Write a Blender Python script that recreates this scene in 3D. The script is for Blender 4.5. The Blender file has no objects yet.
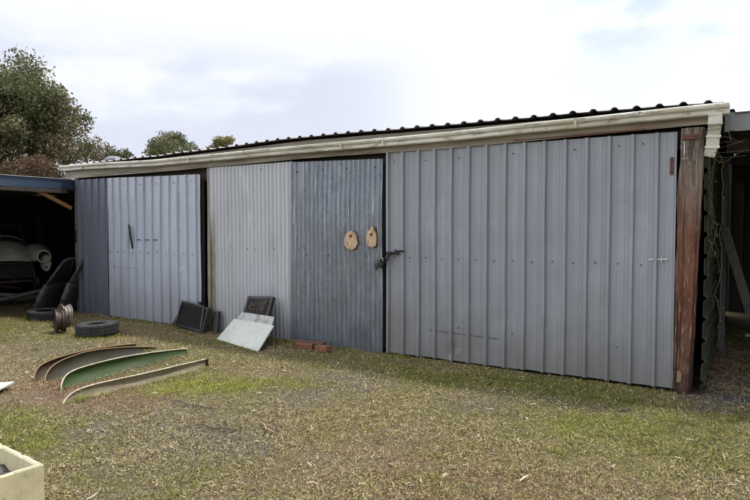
import bpy, bmesh, math, random
import numpy as np
from mathutils import Vector, Matrix
random.seed(7); RNG = np.random.default_rng(11)
R = math.radians
scn = bpy.context.scene
COL = scn.collection

# ------------------------------------------------------------------ helpers
class MB:
    """collects shapes; build() links them as one mesh object"""
    def __init__(s): s.v=[]; s.f=[]; s.m=[]; s.sm=[]
    def add(s, vs, fs, mi=0, smooth=False, M=None):
        o=len(s.v)
        if M is not None: vs=[M@Vector(v) for v in vs]
        s.v+= [tuple(v) for v in vs]
        s.f+= [tuple(i+o for i in f) for f in fs]
        s.m+= [mi]*len(fs); s.sm+=[smooth]*len(fs)
    def box(s, a, b, mi=0, M=None, bev=0.0):
        bm=bmesh.new(); bmesh.ops.create_cube(bm,size=1)
        for v in bm.verts:
            v.co=Vector([(a[i]+b[i])/2+v.co[i]*(b[i]-a[i]) for i in range(3)])
        if bev>0: bmesh.ops.bevel(bm,geom=bm.edges[:],offset=bev,segments=2,affect='EDGES',profile=.5)
        bm.verts.index_update()
        s.add([v.co.copy() for v in bm.verts],[[v.index for v in f.verts] for f in bm.faces],mi,False,M); bm.free()
    def tube(s, pts, r, n=8, mi=0, cap=True, M=None, smooth=True):
        pts=[Vector(p) for p in pts]; rr=r if isinstance(r,(list,tuple)) else [r]*len(pts)
        vs=[];fs=[]; up=None
        for i,p in enumerate(pts):
            t=(pts[min(i+1,len(pts)-1)]-pts[max(i-1,0)]).normalized()
            if up is None: up=t.orthogonal().normalized()
            up=(up-t*up.dot(t)).normalized(); b=t.cross(up)
            for k in range(n):
                a=2*math.pi*k/n; vs.append(p+(up*math.cos(a)+b*math.sin(a))*rr[i])
        for i in range(len(pts)-1):
            for k in range(n):
                fs.append((i*n+k,i*n+(k+1)%n,(i+1)*n+(k+1)%n,(i+1)*n+k))
        if cap: fs.append(tuple(range(n-1,-1,-1))); fs.append(tuple(range((len(pts)-1)*n,len(pts)*n)))
        s.add(vs,fs,mi,smooth,M)
    def bar(s, p, q, w, h, mi=0, up=(0,0,1), bev=0.0):
        p=Vector(p);q=Vector(q);d=q-p;L=d.length;x=d.normalized()
        u=Vector(up); y=u.cross(x)
        if y.length<1e-4: y=Vector((0,1,0)).cross(x)
        y.normalize(); z=x.cross(y)
        M=Matrix(((x.x,y.x,z.x,p.x),(x.y,y.y,z.y,p.y),(x.z,y.z,z.z,p.z),(0,0,0,1)))
        s.box((0,-w/2,-h/2),(L,w/2,h/2),mi,M,bev)
    def lathe(s, prof, n=48, mi=0, M=None, closed=True, fn=None):
        vs=[];fs=[];m=len(prof)
        for k in range(n):
            a=2*math.pi*k/n
            for j,(r,z) in enumerate(prof):
                rr=r+(fn(k,j) if fn else 0)
                vs.append((rr*math.cos(a),rr*math.sin(a),z))
        for k in range(n):
            for j in range(m if closed else m-1):
                j2=(j+1)%m; k2=(k+1)%n
                fs.append((k*m+j,k2*m+j,k2*m+j2,k*m+j2))
        s.add(vs,fs,mi,True,M)
    def grid(s, P, mi=0, smooth=True, M=None, flip=False):
        """P[i][j] points"""
        a=len(P);b=len(P[0]); vs=[p for row in P for p in row]; fs=[]
        for i in range(a-1):
            for j in range(b-1):
                f=(i*b+j,(i+1)*b+j,(i+1)*b+j+1,i*b+j+1)
                fs.append(f[::-1] if flip else f)
        s.add(vs,fs,mi,smooth,M)
    def shell(s, P, off, mi=0, smooth=True, M=None):
        """solid sheet: P and P+off, rims closed"""
        off=Vector(off) if not callable(off) else off
        Q=[[Vector(p)+(off(i,j) if callable(off) else off) for j,p in enumerate(r)] for i,r in enumerate(P)]
        s.grid(P,mi,smooth,M); s.grid(Q,mi,smooth,M,True)
        a=len(P);b=len(P[0])
        for A,B in ((P[0],Q[0]),(P[-1],Q[-1]),([r[0] for r in P],[r[0] for r in Q]),([r[-1] for r in P],[r[-1] for r in Q])):
            s.grid([list(A),list(B)],mi,False,M)
    def build(s, name, mat, parent=None, sharp=None):
        me=bpy.data.meshes.new(name)
        me.from_pydata(s.v,[],s.f)
        mats=mat if isinstance(mat,(list,tuple)) else [mat]
        for m in mats: me.materials.append(m)
        me.polygons.foreach_set('material_index',s.m); me.polygons.foreach_set('use_smooth',s.sm)
        me.update()
        if sharp is not None:
            try: me.set_sharp_from_angle(angle=R(sharp))
            except Exception: pass
        o=bpy.data.objects.new(name,me); COL.objects.link(o)
        if parent: o.parent=parent
        return o

def tag(o,label=None,cat=None,group=None,kind=None):
    if label: o['label']=label
    if cat: o['category']=cat
    if group: o['group']=group
    if kind: o['kind']=kind
    return o
def empty(name,loc,label,cat,group=None,rz=0):
    o=bpy.data.objects.new(name,None); COL.objects.link(o); o.location=loc; o.rotation_euler=(0,0,rz)
    o.empty_display_size=.1
    return tag(o,label,cat,group)
def lerp(a,b,t): return a+(b-a)*t
def np_mesh(name,V,F,mats,col=None,parent=None,smooth=False):
    """V (n,3); F list of arrays (k,3) or (k,4)"""
    me=bpy.data.meshes.new(name)
    n=len(V); me.vertices.add(n); me.vertices.foreach_set('co',V.astype(np.float32).ravel())
    loops=np.concatenate([f.ravel() for f in F]); cnt=np.concatenate([np.full(len(f),f.shape[1]) for f in F])
    st=np.concatenate([[0],np.cumsum(cnt)[:-1]])
    me.loops.add(len(loops)); me.loops.foreach_set('vertex_index',loops.astype(np.int32))
    me.polygons.add(len(cnt)); me.polygons.foreach_set('loop_start',st.astype(np.int32))
    if smooth: me.polygons.foreach_set('use_smooth',np.ones(len(cnt),bool))
    me.update(calc_edges=True)
    if col is not None:
        a=me.color_attributes.new('Col','FLOAT_COLOR','POINT')
        c=np.ones((n,4),np.float32); c[:,:3]=col; a.data.foreach_set('color',c.ravel())
    for m in mats: me.materials.append(m)
    o=bpy.data.objects.new(name,me); COL.objects.link(o)
    if parent: o.parent=parent
    return o

# value noise on arrays
def vnoise(x,y,seed=0):
    x=np.asarray(x,float); y=np.asarray(y,float)
    xi=np.floor(x).astype(np.int64); yi=np.floor(y).astype(np.int64); fx=x-xi; fy=y-yi
    fx=fx*fx*(3-2*fx); fy=fy*fy*(3-2*fy)
    def h(a,b):
        n=(a*374761393+b*668265263+seed*1442695041)&0xffffffff
        n=((n^(n>>13))*1274126177)&0xffffffff
        return ((n^(n>>16))&0xffff)/65535.
    return (h(xi,yi)*(1-fx)+h(xi+1,yi)*fx)*(1-fy)+(h(xi,yi+1)*(1-fx)+h(xi+1,yi+1)*fx)*fy
def fbm(x,y,seed=0,o=4):
    s=0;a=.5;t=0
    for i in range(o): s=s+a*vnoise(x*2**i,y*2**i,seed+i); t+=a; a*=.5
    return s/t

# ------------------------------------------------------------------ materials
def newmat(name):
    m=bpy.data.materials.new(name); m.use_nodes=True; nt=m.node_tree
    b=nt.nodes['Principled BSDF']; return m,nt,b
def N(nt,t,**k):
    n=nt.nodes.new(t)
    for a,v in k.items(): setattr(n,a,v)
    return n
def noise(nt,scale,detail=4,rough=.6,stretch=(1,1,1),coord='Object',dist=0):
    tc=N(nt,'ShaderNodeTexCoord'); mp=N(nt,'ShaderNodeMapping'); mp.inputs['Scale'].default_value=stretch
    nz=N(nt,'ShaderNodeTexNoise'); nz.inputs['Scale'].default_value=scale; nz.inputs['Detail'].default_value=detail
    nz.inputs['Roughness'].default_value=rough; nz.inputs['Distortion'].default_value=dist
    nt.links.new(tc.outputs[coord],mp.inputs['Vector']); nt.links.new(mp.outputs[0],nz.inputs['Vector'])
    return nz.outputs['Fac']
def ramp(nt,fac,a,b,ca=(0,0,0,1),cb=(1,1,1,1)):
    r=N(nt,'ShaderNodeValToRGB'); r.color_ramp.elements[0].position=a; r.color_ramp.elements[1].position=b
    r.color_ramp.elements[0].color=ca; r.color_ramp.elements[1].color=cb
    nt.links.new(fac,r.inputs[0]); return r.outputs[0]
def mix(nt,fac,a,b):
    m=N(nt,'ShaderNodeMix',data_type='RGBA')
    for s,v in ((m.inputs[0],fac),(m.inputs[6],a),(m.inputs[7],b)):
        if isinstance(v,(int,float)): s.default_value=v
        elif isinstance(v,tuple): s.default_value=(v+(1,))[:4]
        else: nt.links.new(v,s)
    return m.outputs[2]
def mul(nt,a,b):
    m=N(nt,'ShaderNodeMath',operation='MULTIPLY')
    for s,v in ((m.inputs[0],a),(m.inputs[1],b)):
        if isinstance(v,(int,float)): s.default_value=v
        else: nt.links.new(v,s)
    return m.outputs[0]
def maprange(nt,v,a,b,c=0,d=1,smooth=True):
    m=N(nt,'ShaderNodeMapRange'); 
    if smooth: m.interpolation_type='SMOOTHSTEP'
    nt.links.new(v,m.inputs[0]); 
    for i,x in enumerate((a,b,c,d)): m.inputs[i+1].default_value=x
    return m.outputs[0]
def sep(nt,coord='Object'):
    tc=N(nt,'ShaderNodeTexCoord'); s=N(nt,'ShaderNodeSeparateXYZ'); nt.links.new(tc.outputs[coord],s.inputs[0]); return s.outputs
def bump(nt,b,h,strength=.3,dist=.01):
    bp=N(nt,'ShaderNodeBump'); bp.inputs['Strength'].default_value=strength; bp.inputs['Distance'].default_value=dist
    nt.links.new(h,bp.inputs['Height']); nt.links.new(bp.outputs[0],b.inputs['Normal'])
def surf(name,base,rough=.6,metal=0.,layers=(),bmp=None,spec=.5,roughvar=None):
    """layers: (scale, stretch, lo, hi, colour, strength)"""
    m,nt,b=newmat(name); c=base
    for (sc,st,lo,hi,cc,k) in layers:
        f=ramp(nt,noise(nt,sc,5,.65,st),lo,hi); c=mix(nt,mul(nt,f,k),c,cc)
    if isinstance(c,tuple): b.inputs['Base Color'].default_value=(c+(1,))[:4]
    else: nt.links.new(c,b.inputs['Base Color'])
    b.inputs['Roughness'].default_value=rough; b.inputs['Metallic'].default_value=metal
    b.inputs['Specular IOR Level'].default_value=spec
    if bmp: bump(nt,b,noise(nt,bmp[0],5,.6,bmp[3] if len(bmp)>3 else (1,1,1)),bmp[1],bmp[2])
    return m
ONE=(1,1,1); VST=(1,1,.06)
def sheetmat(name,base,dirt,rust=(.16,.09,.055),dirtk=.5,metal=0.,rough=.45,moss=None,spangle=None,low=None,spec=.5,streak=.35):
    m,nt,b=newmat(name); xyz=sep(nt); c=base
    # broad fading and vertical streaks
    c=mix(nt,mul(nt,ramp(nt,noise(nt,.9,4,.6),.35,.7),.35),c,tuple(x*.82 for x in base))
    c=mix(nt,mul(nt,ramp(nt,noise(nt,14,6,.7,(1,1,.05)),.42,.72),streak),c,tuple(x*.72 for x in base))
    c=mix(nt,mul(nt,ramp(nt,noise(nt,26,4,.7,(1,1,.03)),.5,.75),streak*.6),c,tuple(min(1,x*1.3) for x in base))
    c=mix(nt,mul(nt,ramp(nt,noise(nt,4.3,7,.75,(1,1,.13)),.53,.70),.55),c,tuple(.55*x+.45*y for x,y in zip((.13,.115,.085),base)))
    c=mix(nt,mul(nt,ramp(nt,noise(nt,2.2,6,.7,(1,1,.5),dist=.6),.56,.68),.35),c,tuple(min(1,x*1.28+.02) for x in base))
    c=mix(nt,mul(nt,ramp(nt,noise(nt,17,6,.75,(1,1,.35)),.6,.66),.35),c,tuple(x*.68 for x in base))
    if spangle:
        tc=N(nt,'ShaderNodeTexCoord'); v=N(nt,'ShaderNodeTexVoronoi'); v.inputs['Scale'].default_value=55
        nt.links.new(tc.outputs['Object'],v.inputs['Vector'])
        s=N(nt,'ShaderNodeSeparateColor'); nt.links.new(v.outputs['Color'],s.inputs[0])
        c=mix(nt,mul(nt,s.outputs[0],.55),c,spangle)
        c=mix(nt,mul(nt,ramp(nt,noise(nt,9,8,.8),.5,.62),.5),c,tuple(x*.6 for x in base))
        c=mix(nt,mul(nt,ramp(nt,noise(nt,38,3,.8,(1,1,.5)),.66,.72),.8),c,(.62,.65,.7))
    if spangle:
        c=mix(nt,mul(nt,ramp(nt,noise(nt,30,6,.75,(1,1,.05)),.54,.64),.75),c,(.50,.54,.60))  # bright streaks paint metal reflections; the dark ones below deepen the contrast
        c=mix(nt,mul(nt,ramp(nt,noise(nt,19,6,.75,(1,1,.06)),.54,.66),.6),c,(.10,.115,.145))
    # dirt splashed up from the ground, uneven edge
    n2=noise(nt,3,5,.7,(1,1,.3)); add=N(nt,'ShaderNodeMath',operation='MULTIPLY_ADD'); nt.links.new(n2,add.inputs[0]); add.inputs[1].default_value=1.4; 
    neg=mul(nt,xyz[2],-1.); nt.links.new(neg,add.inputs[2])
    lowf=maprange(nt,add.outputs[0],-.35 if not low else low,.75)
    c=mix(nt,mul(nt,lowf,dirtk),c,dirt)
    # small rust specks
    c=mix(nt,mul(nt,ramp(nt,noise(nt,45,3,.5),.72,.76),.8),c,rust)
    c=mix(nt,mul(nt,ramp(nt,noise(nt,7,7,.8,(1,1,.3)),.62,.8),.45),c,tuple(.5*(x+y) for x,y in zip(rust,base)))
    if moss:  # band of moss between two x
        x0,x1,zz=moss; g=mul(nt,maprange(nt,xyz[0],x1,x0),maprange(nt,xyz[2],zz,zz-.9))
        c=mix(nt,mul(nt,g,ramp(nt,noise(nt,12,5,.7,(1,1,.15)),.25,.45)),c,(.15,.14,.04))
    nt.links.new(c,b.inputs['Base Color'])
    b.inputs['Metallic'].default_value=metal; b.inputs['Specular IOR Level'].default_value=spec
    r=mix(nt,ramp(nt,noise(nt,6,6,.7,(1,1,.2)),.3,.7),(rough-.08,)*3,(rough+.2,)*3); nt.links.new(r,b.inputs['Roughness'])
    bump(nt,b,noise(nt,3.5,4,.5,(1,1,.35)),.35,.02)
    return m
M={}
M['d1dark']=sheetmat('faded violet steel',(.165,.175,.235),(.10,.10,.11),dirtk=.6)
M['d1']=sheetmat('pale blue steel',(.46,.50,.60),(.21,.21,.21),dirtk=.6,streak=.3)
_o=0
M['d2a']=sheetmat('old white zinc sheet',(.53,.55,.60),(.29,.28,.26),dirtk=.5,moss=(-6.53,-6.36,2.1),metal=.1,streak=.4)
M['d2b']=sheetmat('galvanised sheet',(.25,.28,.33),(.14,.155,.18),dirtk=.6,metal=.55,rough=.36,spangle=(.30,.335,.39),streak=.9)
M['d3']=sheetmat('grey painted steel',(.268,.286,.328),(.16,.155,.145),dirtk=.8,rough=.42)
M['roof']=surf('weathered roof sheet',(.26,.25,.27),.5,.3,[(3,ONE,.4,.7,(.10,.09,.08),.6),(20,ONE,.5,.7,(.22,.14,.09),.5)])
M['gutter']=surf('dirty cream gutter',(.66,.65,.60),.55,0,[(6,(.15,1,1),.45,.7,(.36,.33,.25),.75),(2.2,(.6,1,2),.5,.64,(.34,.32,.2),.6),(9,(.5,1,3),.55,.62,(.22,.19,.13),.7),(34,(.3,1,1),.62,.7,(.09,.07,.05),.85),(60,ONE,.66,.72,(.05,.05,.03),.8)],(12,.2,.01))
M['fascia']=surf('grimy cream fascia board',(.34,.31,.26),.75,0,[(5,(.12,1,1),.4,.62,(.17,.155,.12),.85),(14,(.1,1,2),.5,.65,(.10,.075,.05),.7),(3,(.2,1,3),.56,.68,(.30,.13,.07),.5)],(20,.3,.01))
M['dark_timber']=surf('dark old timber',(.045,.038,.032),.85,0,[(9,(1,1,.1),.4,.7,(.09,.075,.06),.6)],(30,.4,.01,(1,1,.08)))
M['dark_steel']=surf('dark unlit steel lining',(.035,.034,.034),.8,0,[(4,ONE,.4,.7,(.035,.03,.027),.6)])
M['rust_red']=surf('red oxide hinge paint',(.11,.032,.025),.7,0,[(25,ONE,.45,.65,(.09,.05,.04),.8),(50,ONE,.6,.7,(.3,.2,.16),.5)],(60,.4,.004))
M['galv']=surf('bright zinc',(.62,.63,.62),.5,.3,[(20,ONE,.4,.6,(.35,.33,.3),.6)])
M['black_iron']=surf('black iron',(.018,.018,.02),.5,.4,[(40,ONE,.5,.65,(.10,.055,.035),.7)],(50,.3,.003))
M['screw']=surf('tarnished screws',(.07,.07,.075),.6,.5)
M['green_rub']=surf('dark green rubber strip',(.015,.035,.02),.6)
M['plastic_black']=surf('dusty black plastic',(.022,.023,.027),.42,0,[(6,ONE,.4,.7,(.06,.06,.058),.6)],(15,.1,.01))
M['tyre']=surf('weathered tyre rubber',(.022,.022,.024),.75,0,[(9,ONE,.45,.7,(.065,.06,.052),.6)],(60,.3,.004))
M['rim']=surf('rust brown steel rim',(.065,.047,.04),.6,.3,[(14,ONE,.42,.6,(.055,.03,.026),.8),(9,ONE,.55,.7,(.3,.27,.26),.55)],(40,.4,.003))
M['rimpale']=surf('flaking white steel rim',(.30,.285,.27),.6,.2,[(14,ONE,.42,.6,(.10,.06,.05),.85)],(40,.4,.003))
M['board_white']=surf('chalky white board',(.56,.585,.55),.55,0,[(3,(1,3,1),.4,.7,(.40,.42,.38),.7),(18,(1,1,1),.6,.72,(.25,.25,.20),.6)],(9,.1,.01))
M['board_grey']=surf('stained pale grey sheet',(.45,.46,.46),.6,0,[(10,ONE,.5,.62,(.17,.14,.12),.7)])
M['brick']=surf('red brick',(.16,.06,.035),.9,0,[(12,ONE,.4,.65,(.30,.14,.085),.6),(20,ONE,.55,.7,(.12,.12,.06),.7)],(60,.6,.004))
M['brickdark']=surf('dark mossy brick',(.13,.05,.035),.9,0,[(12,ONE,.4,.65,(.09,.08,.04),.8)],(60,.6,.004))
M['foam']=surf('yellowed cream foam',(.62,.56,.36),.7,0,[(5,ONE,.45,.7,(.40,.36,.24),.7),(26,(1,1,.3),.6,.66,(.24,.2,.12),.6),(14,(1,1,1),.62,.7,(.30,.28,.17),.55),(70,ONE,.6,.7,(.45,.4,.25),.4)],(90,.25,.003))
M['blue_beam']=surf('blue painted steel fascia',(.032,.058,.11),.5,0,[(5,(1,.2,1),.45,.7,(.055,.08,.12),.6),(30,ONE,.62,.7,(.16,.10,.08),.6)])
M['beam_cap']=surf('pale flashing',(.5,.52,.56),.5,.2,[(8,ONE,.4,.7,(.3,.25,.2),.6)])
M['brace']=surf('orange pine brace',(.40,.19,.07),.75,0,[(12,(1,1,1),.4,.7,(.26,.12,.05),.7)])
M['car']=surf('old grey green car primer',(.80,.80,.68),.5,0,[(5,ONE,.42,.65,(.36,.37,.26),.6),(14,ONE,.62,.74,(.25,.13,.06),.6),(30,ONE,.64,.7,(.45,.46,.42),.5)])
M['teal']=surf('teal car paint',(.012,.075,.11),.5)
M['redrust']=surf('flaking red frame paint',(.085,.045,.035),.7,0,[(20,ONE,.4,.6,(.07,.04,.035),.8),(30,ONE,.6,.7,(.35,.3,.28),.5)])
M['greywood']=surf('grey weathered timber',(.20,.195,.185),.85,0,[(9,(1,1,1),.4,.65,(.10,.095,.085),.7)],(30,.4,.006))
M['darkgrey']=surf('darkened grey timber',(.11,.105,.10),.85,0,[(9,(1,1,1),.4,.65,(.05,.048,.045),.7)])  # darkened copy of grey timber; the shelter's dimness is put into its colour
M['greyfascia']=surf('grey neighbouring roof sheet',(.17,.175,.18),.6,.1,[(7,(2,1,.4),.42,.65,(.19,.19,.19),.7)])
M['mossy_side']=surf('mossy side cladding',(.075,.08,.055),.75,0,[(6,(1,1,1),.4,.6,(.04,.05,.02),.85),(15,ONE,.55,.7,(.035,.035,.03),.7)],(20,.3,.01))
M['slab']=surf('tan coarse fibre slab',(.52,.38,.25),.9,0,[(16,(1,1,.5),.48,.58,(.30,.17,.10),.85),(60,ONE,.5,.62,(.66,.53,.40),.8),(90,ONE,.6,.66,(.20,.12,.08),.7)],(90,.7,.006))
M['slabedge']=surf('brown slab edge',(.14,.08,.05),.9,0,[(30,ONE,.45,.62,(.25,.13,.08),.8)],(90,.7,.006))
M['glassgreen']=surf('green tinted side window glass',(.10,.14,.055),.12,0,[(8,ONE,.45,.65,(.17,.2,.1),.6)])  # green base colour stands in for grass reflected in the pane
M['core']=surf('radiator core and hollow black',(.015,.016,.018),.6,.3,[(50,(1,1,1),.5,.65,(.09,.07,.055),.8)])
M['junk']=surf('black junk plastic',(.035,.031,.027),.8,0,[(30,ONE,.55,.6,(.25,.26,.28),.5)],(30,.8,.02))
def mgmat(name,out,inn,stain): 
    return surf(name,out,.6,0,[(40,ONE,.55,.62,stain,.5),(7,(1,.4,1),.4,.62,inn,.8),(25,ONE,.6,.72,stain,.7)],(20,.2,.005))
M['mg_brown']=mgmat('rust brown guard',(.05,.035,.018),(.03,.027,.014),(.16,.06,.022))
M['mg_olive']=mgmat('dark olive guard',(.035,.033,.018),(.02,.02,.014),(.11,.04,.018))
M['mg_green']=mgmat('bright green guard',(.018,.058,.003),(.02,.03,.005),(.05,.05,.03))
M['mg_cream']=mgmat('cream tan guard',(.27,.235,.155),(.17,.14,.09),(.12,.09,.06))
M['mg_lit_edge_tan']=surf('orange brown lit guard edge',(.20,.13,.065),.6,0,[(20,ONE,.4,.6,(.22,.13,.07),.7)])  # lighter edge tones paint in the light along the guards' top edges
M['mg_lit_edge_pale']=surf('pale lit guard edge',(.55,.53,.42),.6,0,[(20,ONE,.4,.6,(.3,.27,.2),.7)])
M['mg_lit_edge_green']=surf('light green lit guard edge',(.13,.30,.10),.6,0,[(20,ONE,.4,.6,(.25,.3,.16),.7)])
def post_mat():
    m,nt,b=newmat('split red grey post timber'); xyz=sep(nt)
    red=mix(nt,ramp(nt,noise(nt,16,6,.7,(1,1,.07)),.4,.62),(.165,.06,.036),(.06,.028,.02))
    red=mix(nt,ramp(nt,noise(nt,48,6,.8,(1,1,.14)),.53,.62),red,(.34,.20,.13))
    red=mix(nt,mul(nt,ramp(nt,noise(nt,6,5,.7,(1,1,.3)),.45,.65),.6),red,(.15,.08,.055))
    gry=mix(nt,ramp(nt,noise(nt,20,6,.7,(1,1,.07)),.4,.62),(.24,.19,.155),(.07,.054,.045))
    gry=mix(nt,ramp(nt,noise(nt,55,6,.8,(1,1,.14)),.55,.63),gry,(.36,.31,.26))
    n=noise(nt,2.5,5,.7,(1,1,.3)); a=N(nt,'ShaderNodeMath',operation='MULTIPLY_ADD'); nt.links.new(n,a.inputs[0]); a.inputs[1].default_value=1.5; nt.links.new(xyz[2],a.inputs[2])
    c=mix(nt,maprange(nt,a.outputs[0],2.3,2.9),red,gry)
    c=mix(nt,maprange(nt,a.outputs[0],.75,1.1,1,0),c,(.035,.022,.018))
    nt.links.new(c,b.inputs['Base Color']); b.inputs['Roughness'].default_value=.9
    bump(nt,b,noise(nt,22,6,.7,(1,1,.08)),.9,.02); return m
M['post']=post_mat()
M['chip']=surf('bare split timber',(.24,.165,.10),.85,0,[(20,(1,1,.2),.4,.6,(.22,.14,.08),.7)])
def vcol(name,rough=.7,trans=0.):
    m,nt,b=newmat(name); a=N(nt,'ShaderNodeVertexColor'); a.layer_name='Col'
    nt.links.new(a.outputs[0],b.inputs['Base Color']); b.inputs['Roughness'].default_value=rough
    b.inputs['Specular IOR Level'].default_value=.3
    if trans:
        t=N(nt,'ShaderNodeBsdfTranslucent'); nt.links.new(a.outputs[0],t.inputs[0])
        ms=N(nt,'ShaderNodeMixShader'); ms.inputs[0].default_value=trans
        nt.links.new(b.outputs[0],ms.inputs[1]); nt.links.new(t.outputs[0],ms.inputs[2])
        nt.links.new(ms.outputs[0],nt.nodes['Material Output'].inputs[0])
    return m
M['leaf']=vcol('leaves',.55,.3); M['blade']=vcol('grass blades',.6,.25); M['litter']=vcol('dry litter',.8,.1)
M['bark']=surf('tree bark',(.10,.08,.06),.9,0,[(6,(1,1,.3),.4,.7,(.05,.04,.03),.7)],(10,.5,.02))

# ------------------------------------------------------------------ camera
cam=bpy.data.cameras.new('camera'); co=bpy.data.objects.new('camera',cam); COL.objects.link(co)
cam.sensor_width=36; cam.lens=580/750*36; cam.clip_end=2000; cam.clip_start=.05
co.location=(.62,-6.36,1.6); CAM=np.array([.62,-6.36])
hd=R(122.7)
co.rotation_euler=(R(90-1.975),0,hd-R(90))
scn.camera=co

# ------------------------------------------------------------------ ground
def gauss(x,y,cx,cy,sx,sy=None,rot=0):
    sy=sy or sx; c,s=math.cos(rot),math.sin(rot); dx=x-cx; dy=y-cy
    u=dx*c+dy*s; v=-dx*s+dy*c
    return np.exp(-(u*u/(2*sx*sx)+v*v/(2*sy*sy)))
def gmask(x,y):
    n=fbm(x*1.3,y*1.3,3)+.6*(fbm(x*4.5,y*4.5,9)-.5)
    g=.27*np.ones_like(x)
    # lush strip in front of the right hand door, along the shed and left yard
    g+=.75*gauss(x,y,-.35,-.62,.95,.42)+.45*gauss(x,y,-1.7,-.45,1.1,.3)+.35*gauss(x,y,.2,-1.7,.5,.7)
    g+=.45*gauss(x,y,-9.6,-1.7,1.6,.7)+.5*gauss(x,y,-12.5,-.6,1.6,.8)+.45*gauss(x,y,-3.85,-2.3,.35,.35)+.35*gauss(x,y,-3.2,-1.75,.3,.2)
    g+=.55*gauss(x,y,-3.85,-2.25,.42,.3)+.45*gauss(x,y,-3.25,-1.75,.32,.2)+.4*gauss(x,y,-4.3,-2.7,.3)+.5*gauss(x,y,-4.35,-4.05,.4,.3)+.45*gauss(x,y,-3.5,-4.35,.45,.3)+.25*gauss(x,y,-1.2,-2.6,.3)+.3*gauss(x,y,.48,1.6,.3,.9)
    g+=.35*gauss(x,y,-.1,-1.3,1.,.5)+.25*gauss(x,y,-2.4,-2.6,.5,.4)+.2*gauss(x,y,-6.3,-.9,.8,.3)
    g-=.35*gauss(x,y,-2.95,-1.35,.35)+.4*gauss(x,y,-2.98,-2.2,.35)+.4*gauss(x,y,-.55,-.95,.45,.15)+.35*gauss(x,y,-1.5,-1.35,.3)+.5*gauss(x,y,.45,.1,.3)
    g-=.25*gauss(x,y,-5.4,-3.4,.5)
    return np.clip((g+(n-.5)*1.25-.18)*1.25,0,1)
def rmask(x,y):
    n=fbm(x*2+7,y*2,21)
    r=.7*gauss(x,y,-5.1,-3.15,.5,.35)+.5*gauss(x,y,-4.6,-3.0,.5,.3)+.55*gauss(x,y,.22,-.12,.16)+.35*gauss(x,y,-11.,-.4,1.)+.35*gauss(x,y,-.5,-3.1,1.2,.5)+.3*gauss(x,y,-6.6,-.6,1.2,.3)
    return np.clip(r*(.4+n*1.2),0,1)
def dmask(x,y):
    n=fbm(x*2.4+3,y*2.4,33)
    d=.6*gauss(x,y,-2.95,-1.35,.3)+.6*gauss(x,y,-2.98,-2.2,.35,.25)+.55*gauss(x,y,-.55,-.95,.45,.14)+.45*gauss(x,y,-1.5,-1.35,.25)+1.*gauss(x,y,.4,.3,.3,.8)+.5*gauss(x,y,-3.3,-3.5,.8,.5)+.5*gauss(x,y,-7,-2.2,1.,.5)
    return np.clip(d*(.3+n*1.3)+.35*np.clip((n-.62)*6,0,1),0,1)
def gh(x,y):
    near=np.clip((np.abs(y)-.0)/.8,.25,1)
    return ((fbm(x*.8,y*.8,50,3)-.5)*.05*near+(fbm(x*5,y*5,60,3)-.5)*.018)
def axis(lo,hi,step,far):
    a=list(np.arange(lo,hi+1e-6,step)); s=step; x=lo; L=[]
    while x>-far: s*=1.35; x-=s; L.append(x)
    s=step; x=a[-1]; Rr=[]
    while x<far: s*=1.35; x+=s; Rr.append(x)
    return np.array(L[::-1]+a+Rr)
ax=axis(-13.5,2.2,.035,600); ay=axis(-7,3,.035,600)
X,Y=np.meshgrid(ax,ay,indexing='ij'); Xf=X.ravel();Yf=Y.ravel()
Z=gh(Xf,Yf); far=np.maximum(np.abs(Xf+5)-12,np.abs(Yf)-8); Z=np.where(far>0,Z*np.exp(-np.maximum(far,0)/5),Z)
na,nb=X.shape; idx=np.arange(na*nb).reshape(na,nb)
Fq=np.stack([idx[:-1,:-1],idx[1:,:-1],idx[1:,1:],idx[:-1,1:]],-1).reshape(-1,4)
gcol=np.stack([gmask(Xf,Yf),rmask(Xf,Yf),dmask(Xf,Yf)],-1)
m,nt,b=newmat('yard soil turf and litter'); vc=N(nt,'ShaderNodeVertexColor'); vc.layer_name='Col'
s=N(nt,'ShaderNodeSeparateColor'); nt.links.new(vc.outputs[0],s.inputs[0])
fine=noise(nt,55,6,.75); mid=noise(nt,13,5,.7); 
straw=mix(nt,ramp(nt,fine,.38,.62),(.07,.053,.03),(.27,.22,.12))
straw=mix(nt,mul(nt,ramp(nt,mid,.4,.65),.5),straw,(.12,.10,.065))
grass=mix(nt,ramp(nt,fine,.36,.62),(.04,.042,.013),(.17,.17,.05))
dirt=mix(nt,ramp(nt,fine,.4,.6),(.06,.05,.038),(.19,.165,.13))
red=mix(nt,ramp(nt,fine,.4,.6),(.11,.065,.045),(.27,.175,.12))
c=mix(nt,s.outputs[0],straw,grass); c=mix(nt,s.outputs[1],c,red); c=mix(nt,s.outputs[2],c,dirt)
nt.links.new(c,b.inputs['Base Color']); b.inputs['Roughness'].default_value=.95; b.inputs['Specular IOR Level'].default_value=.15
bump(nt,b,fine,.9,.02)
g=np_mesh('ground',np.stack([Xf,Yf,Z],-1),[Fq],[m],gcol,smooth=True); tag(g,'worn yard of short grass, bare soil and dry litter in front of the shed',None,None,'structure')

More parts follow.
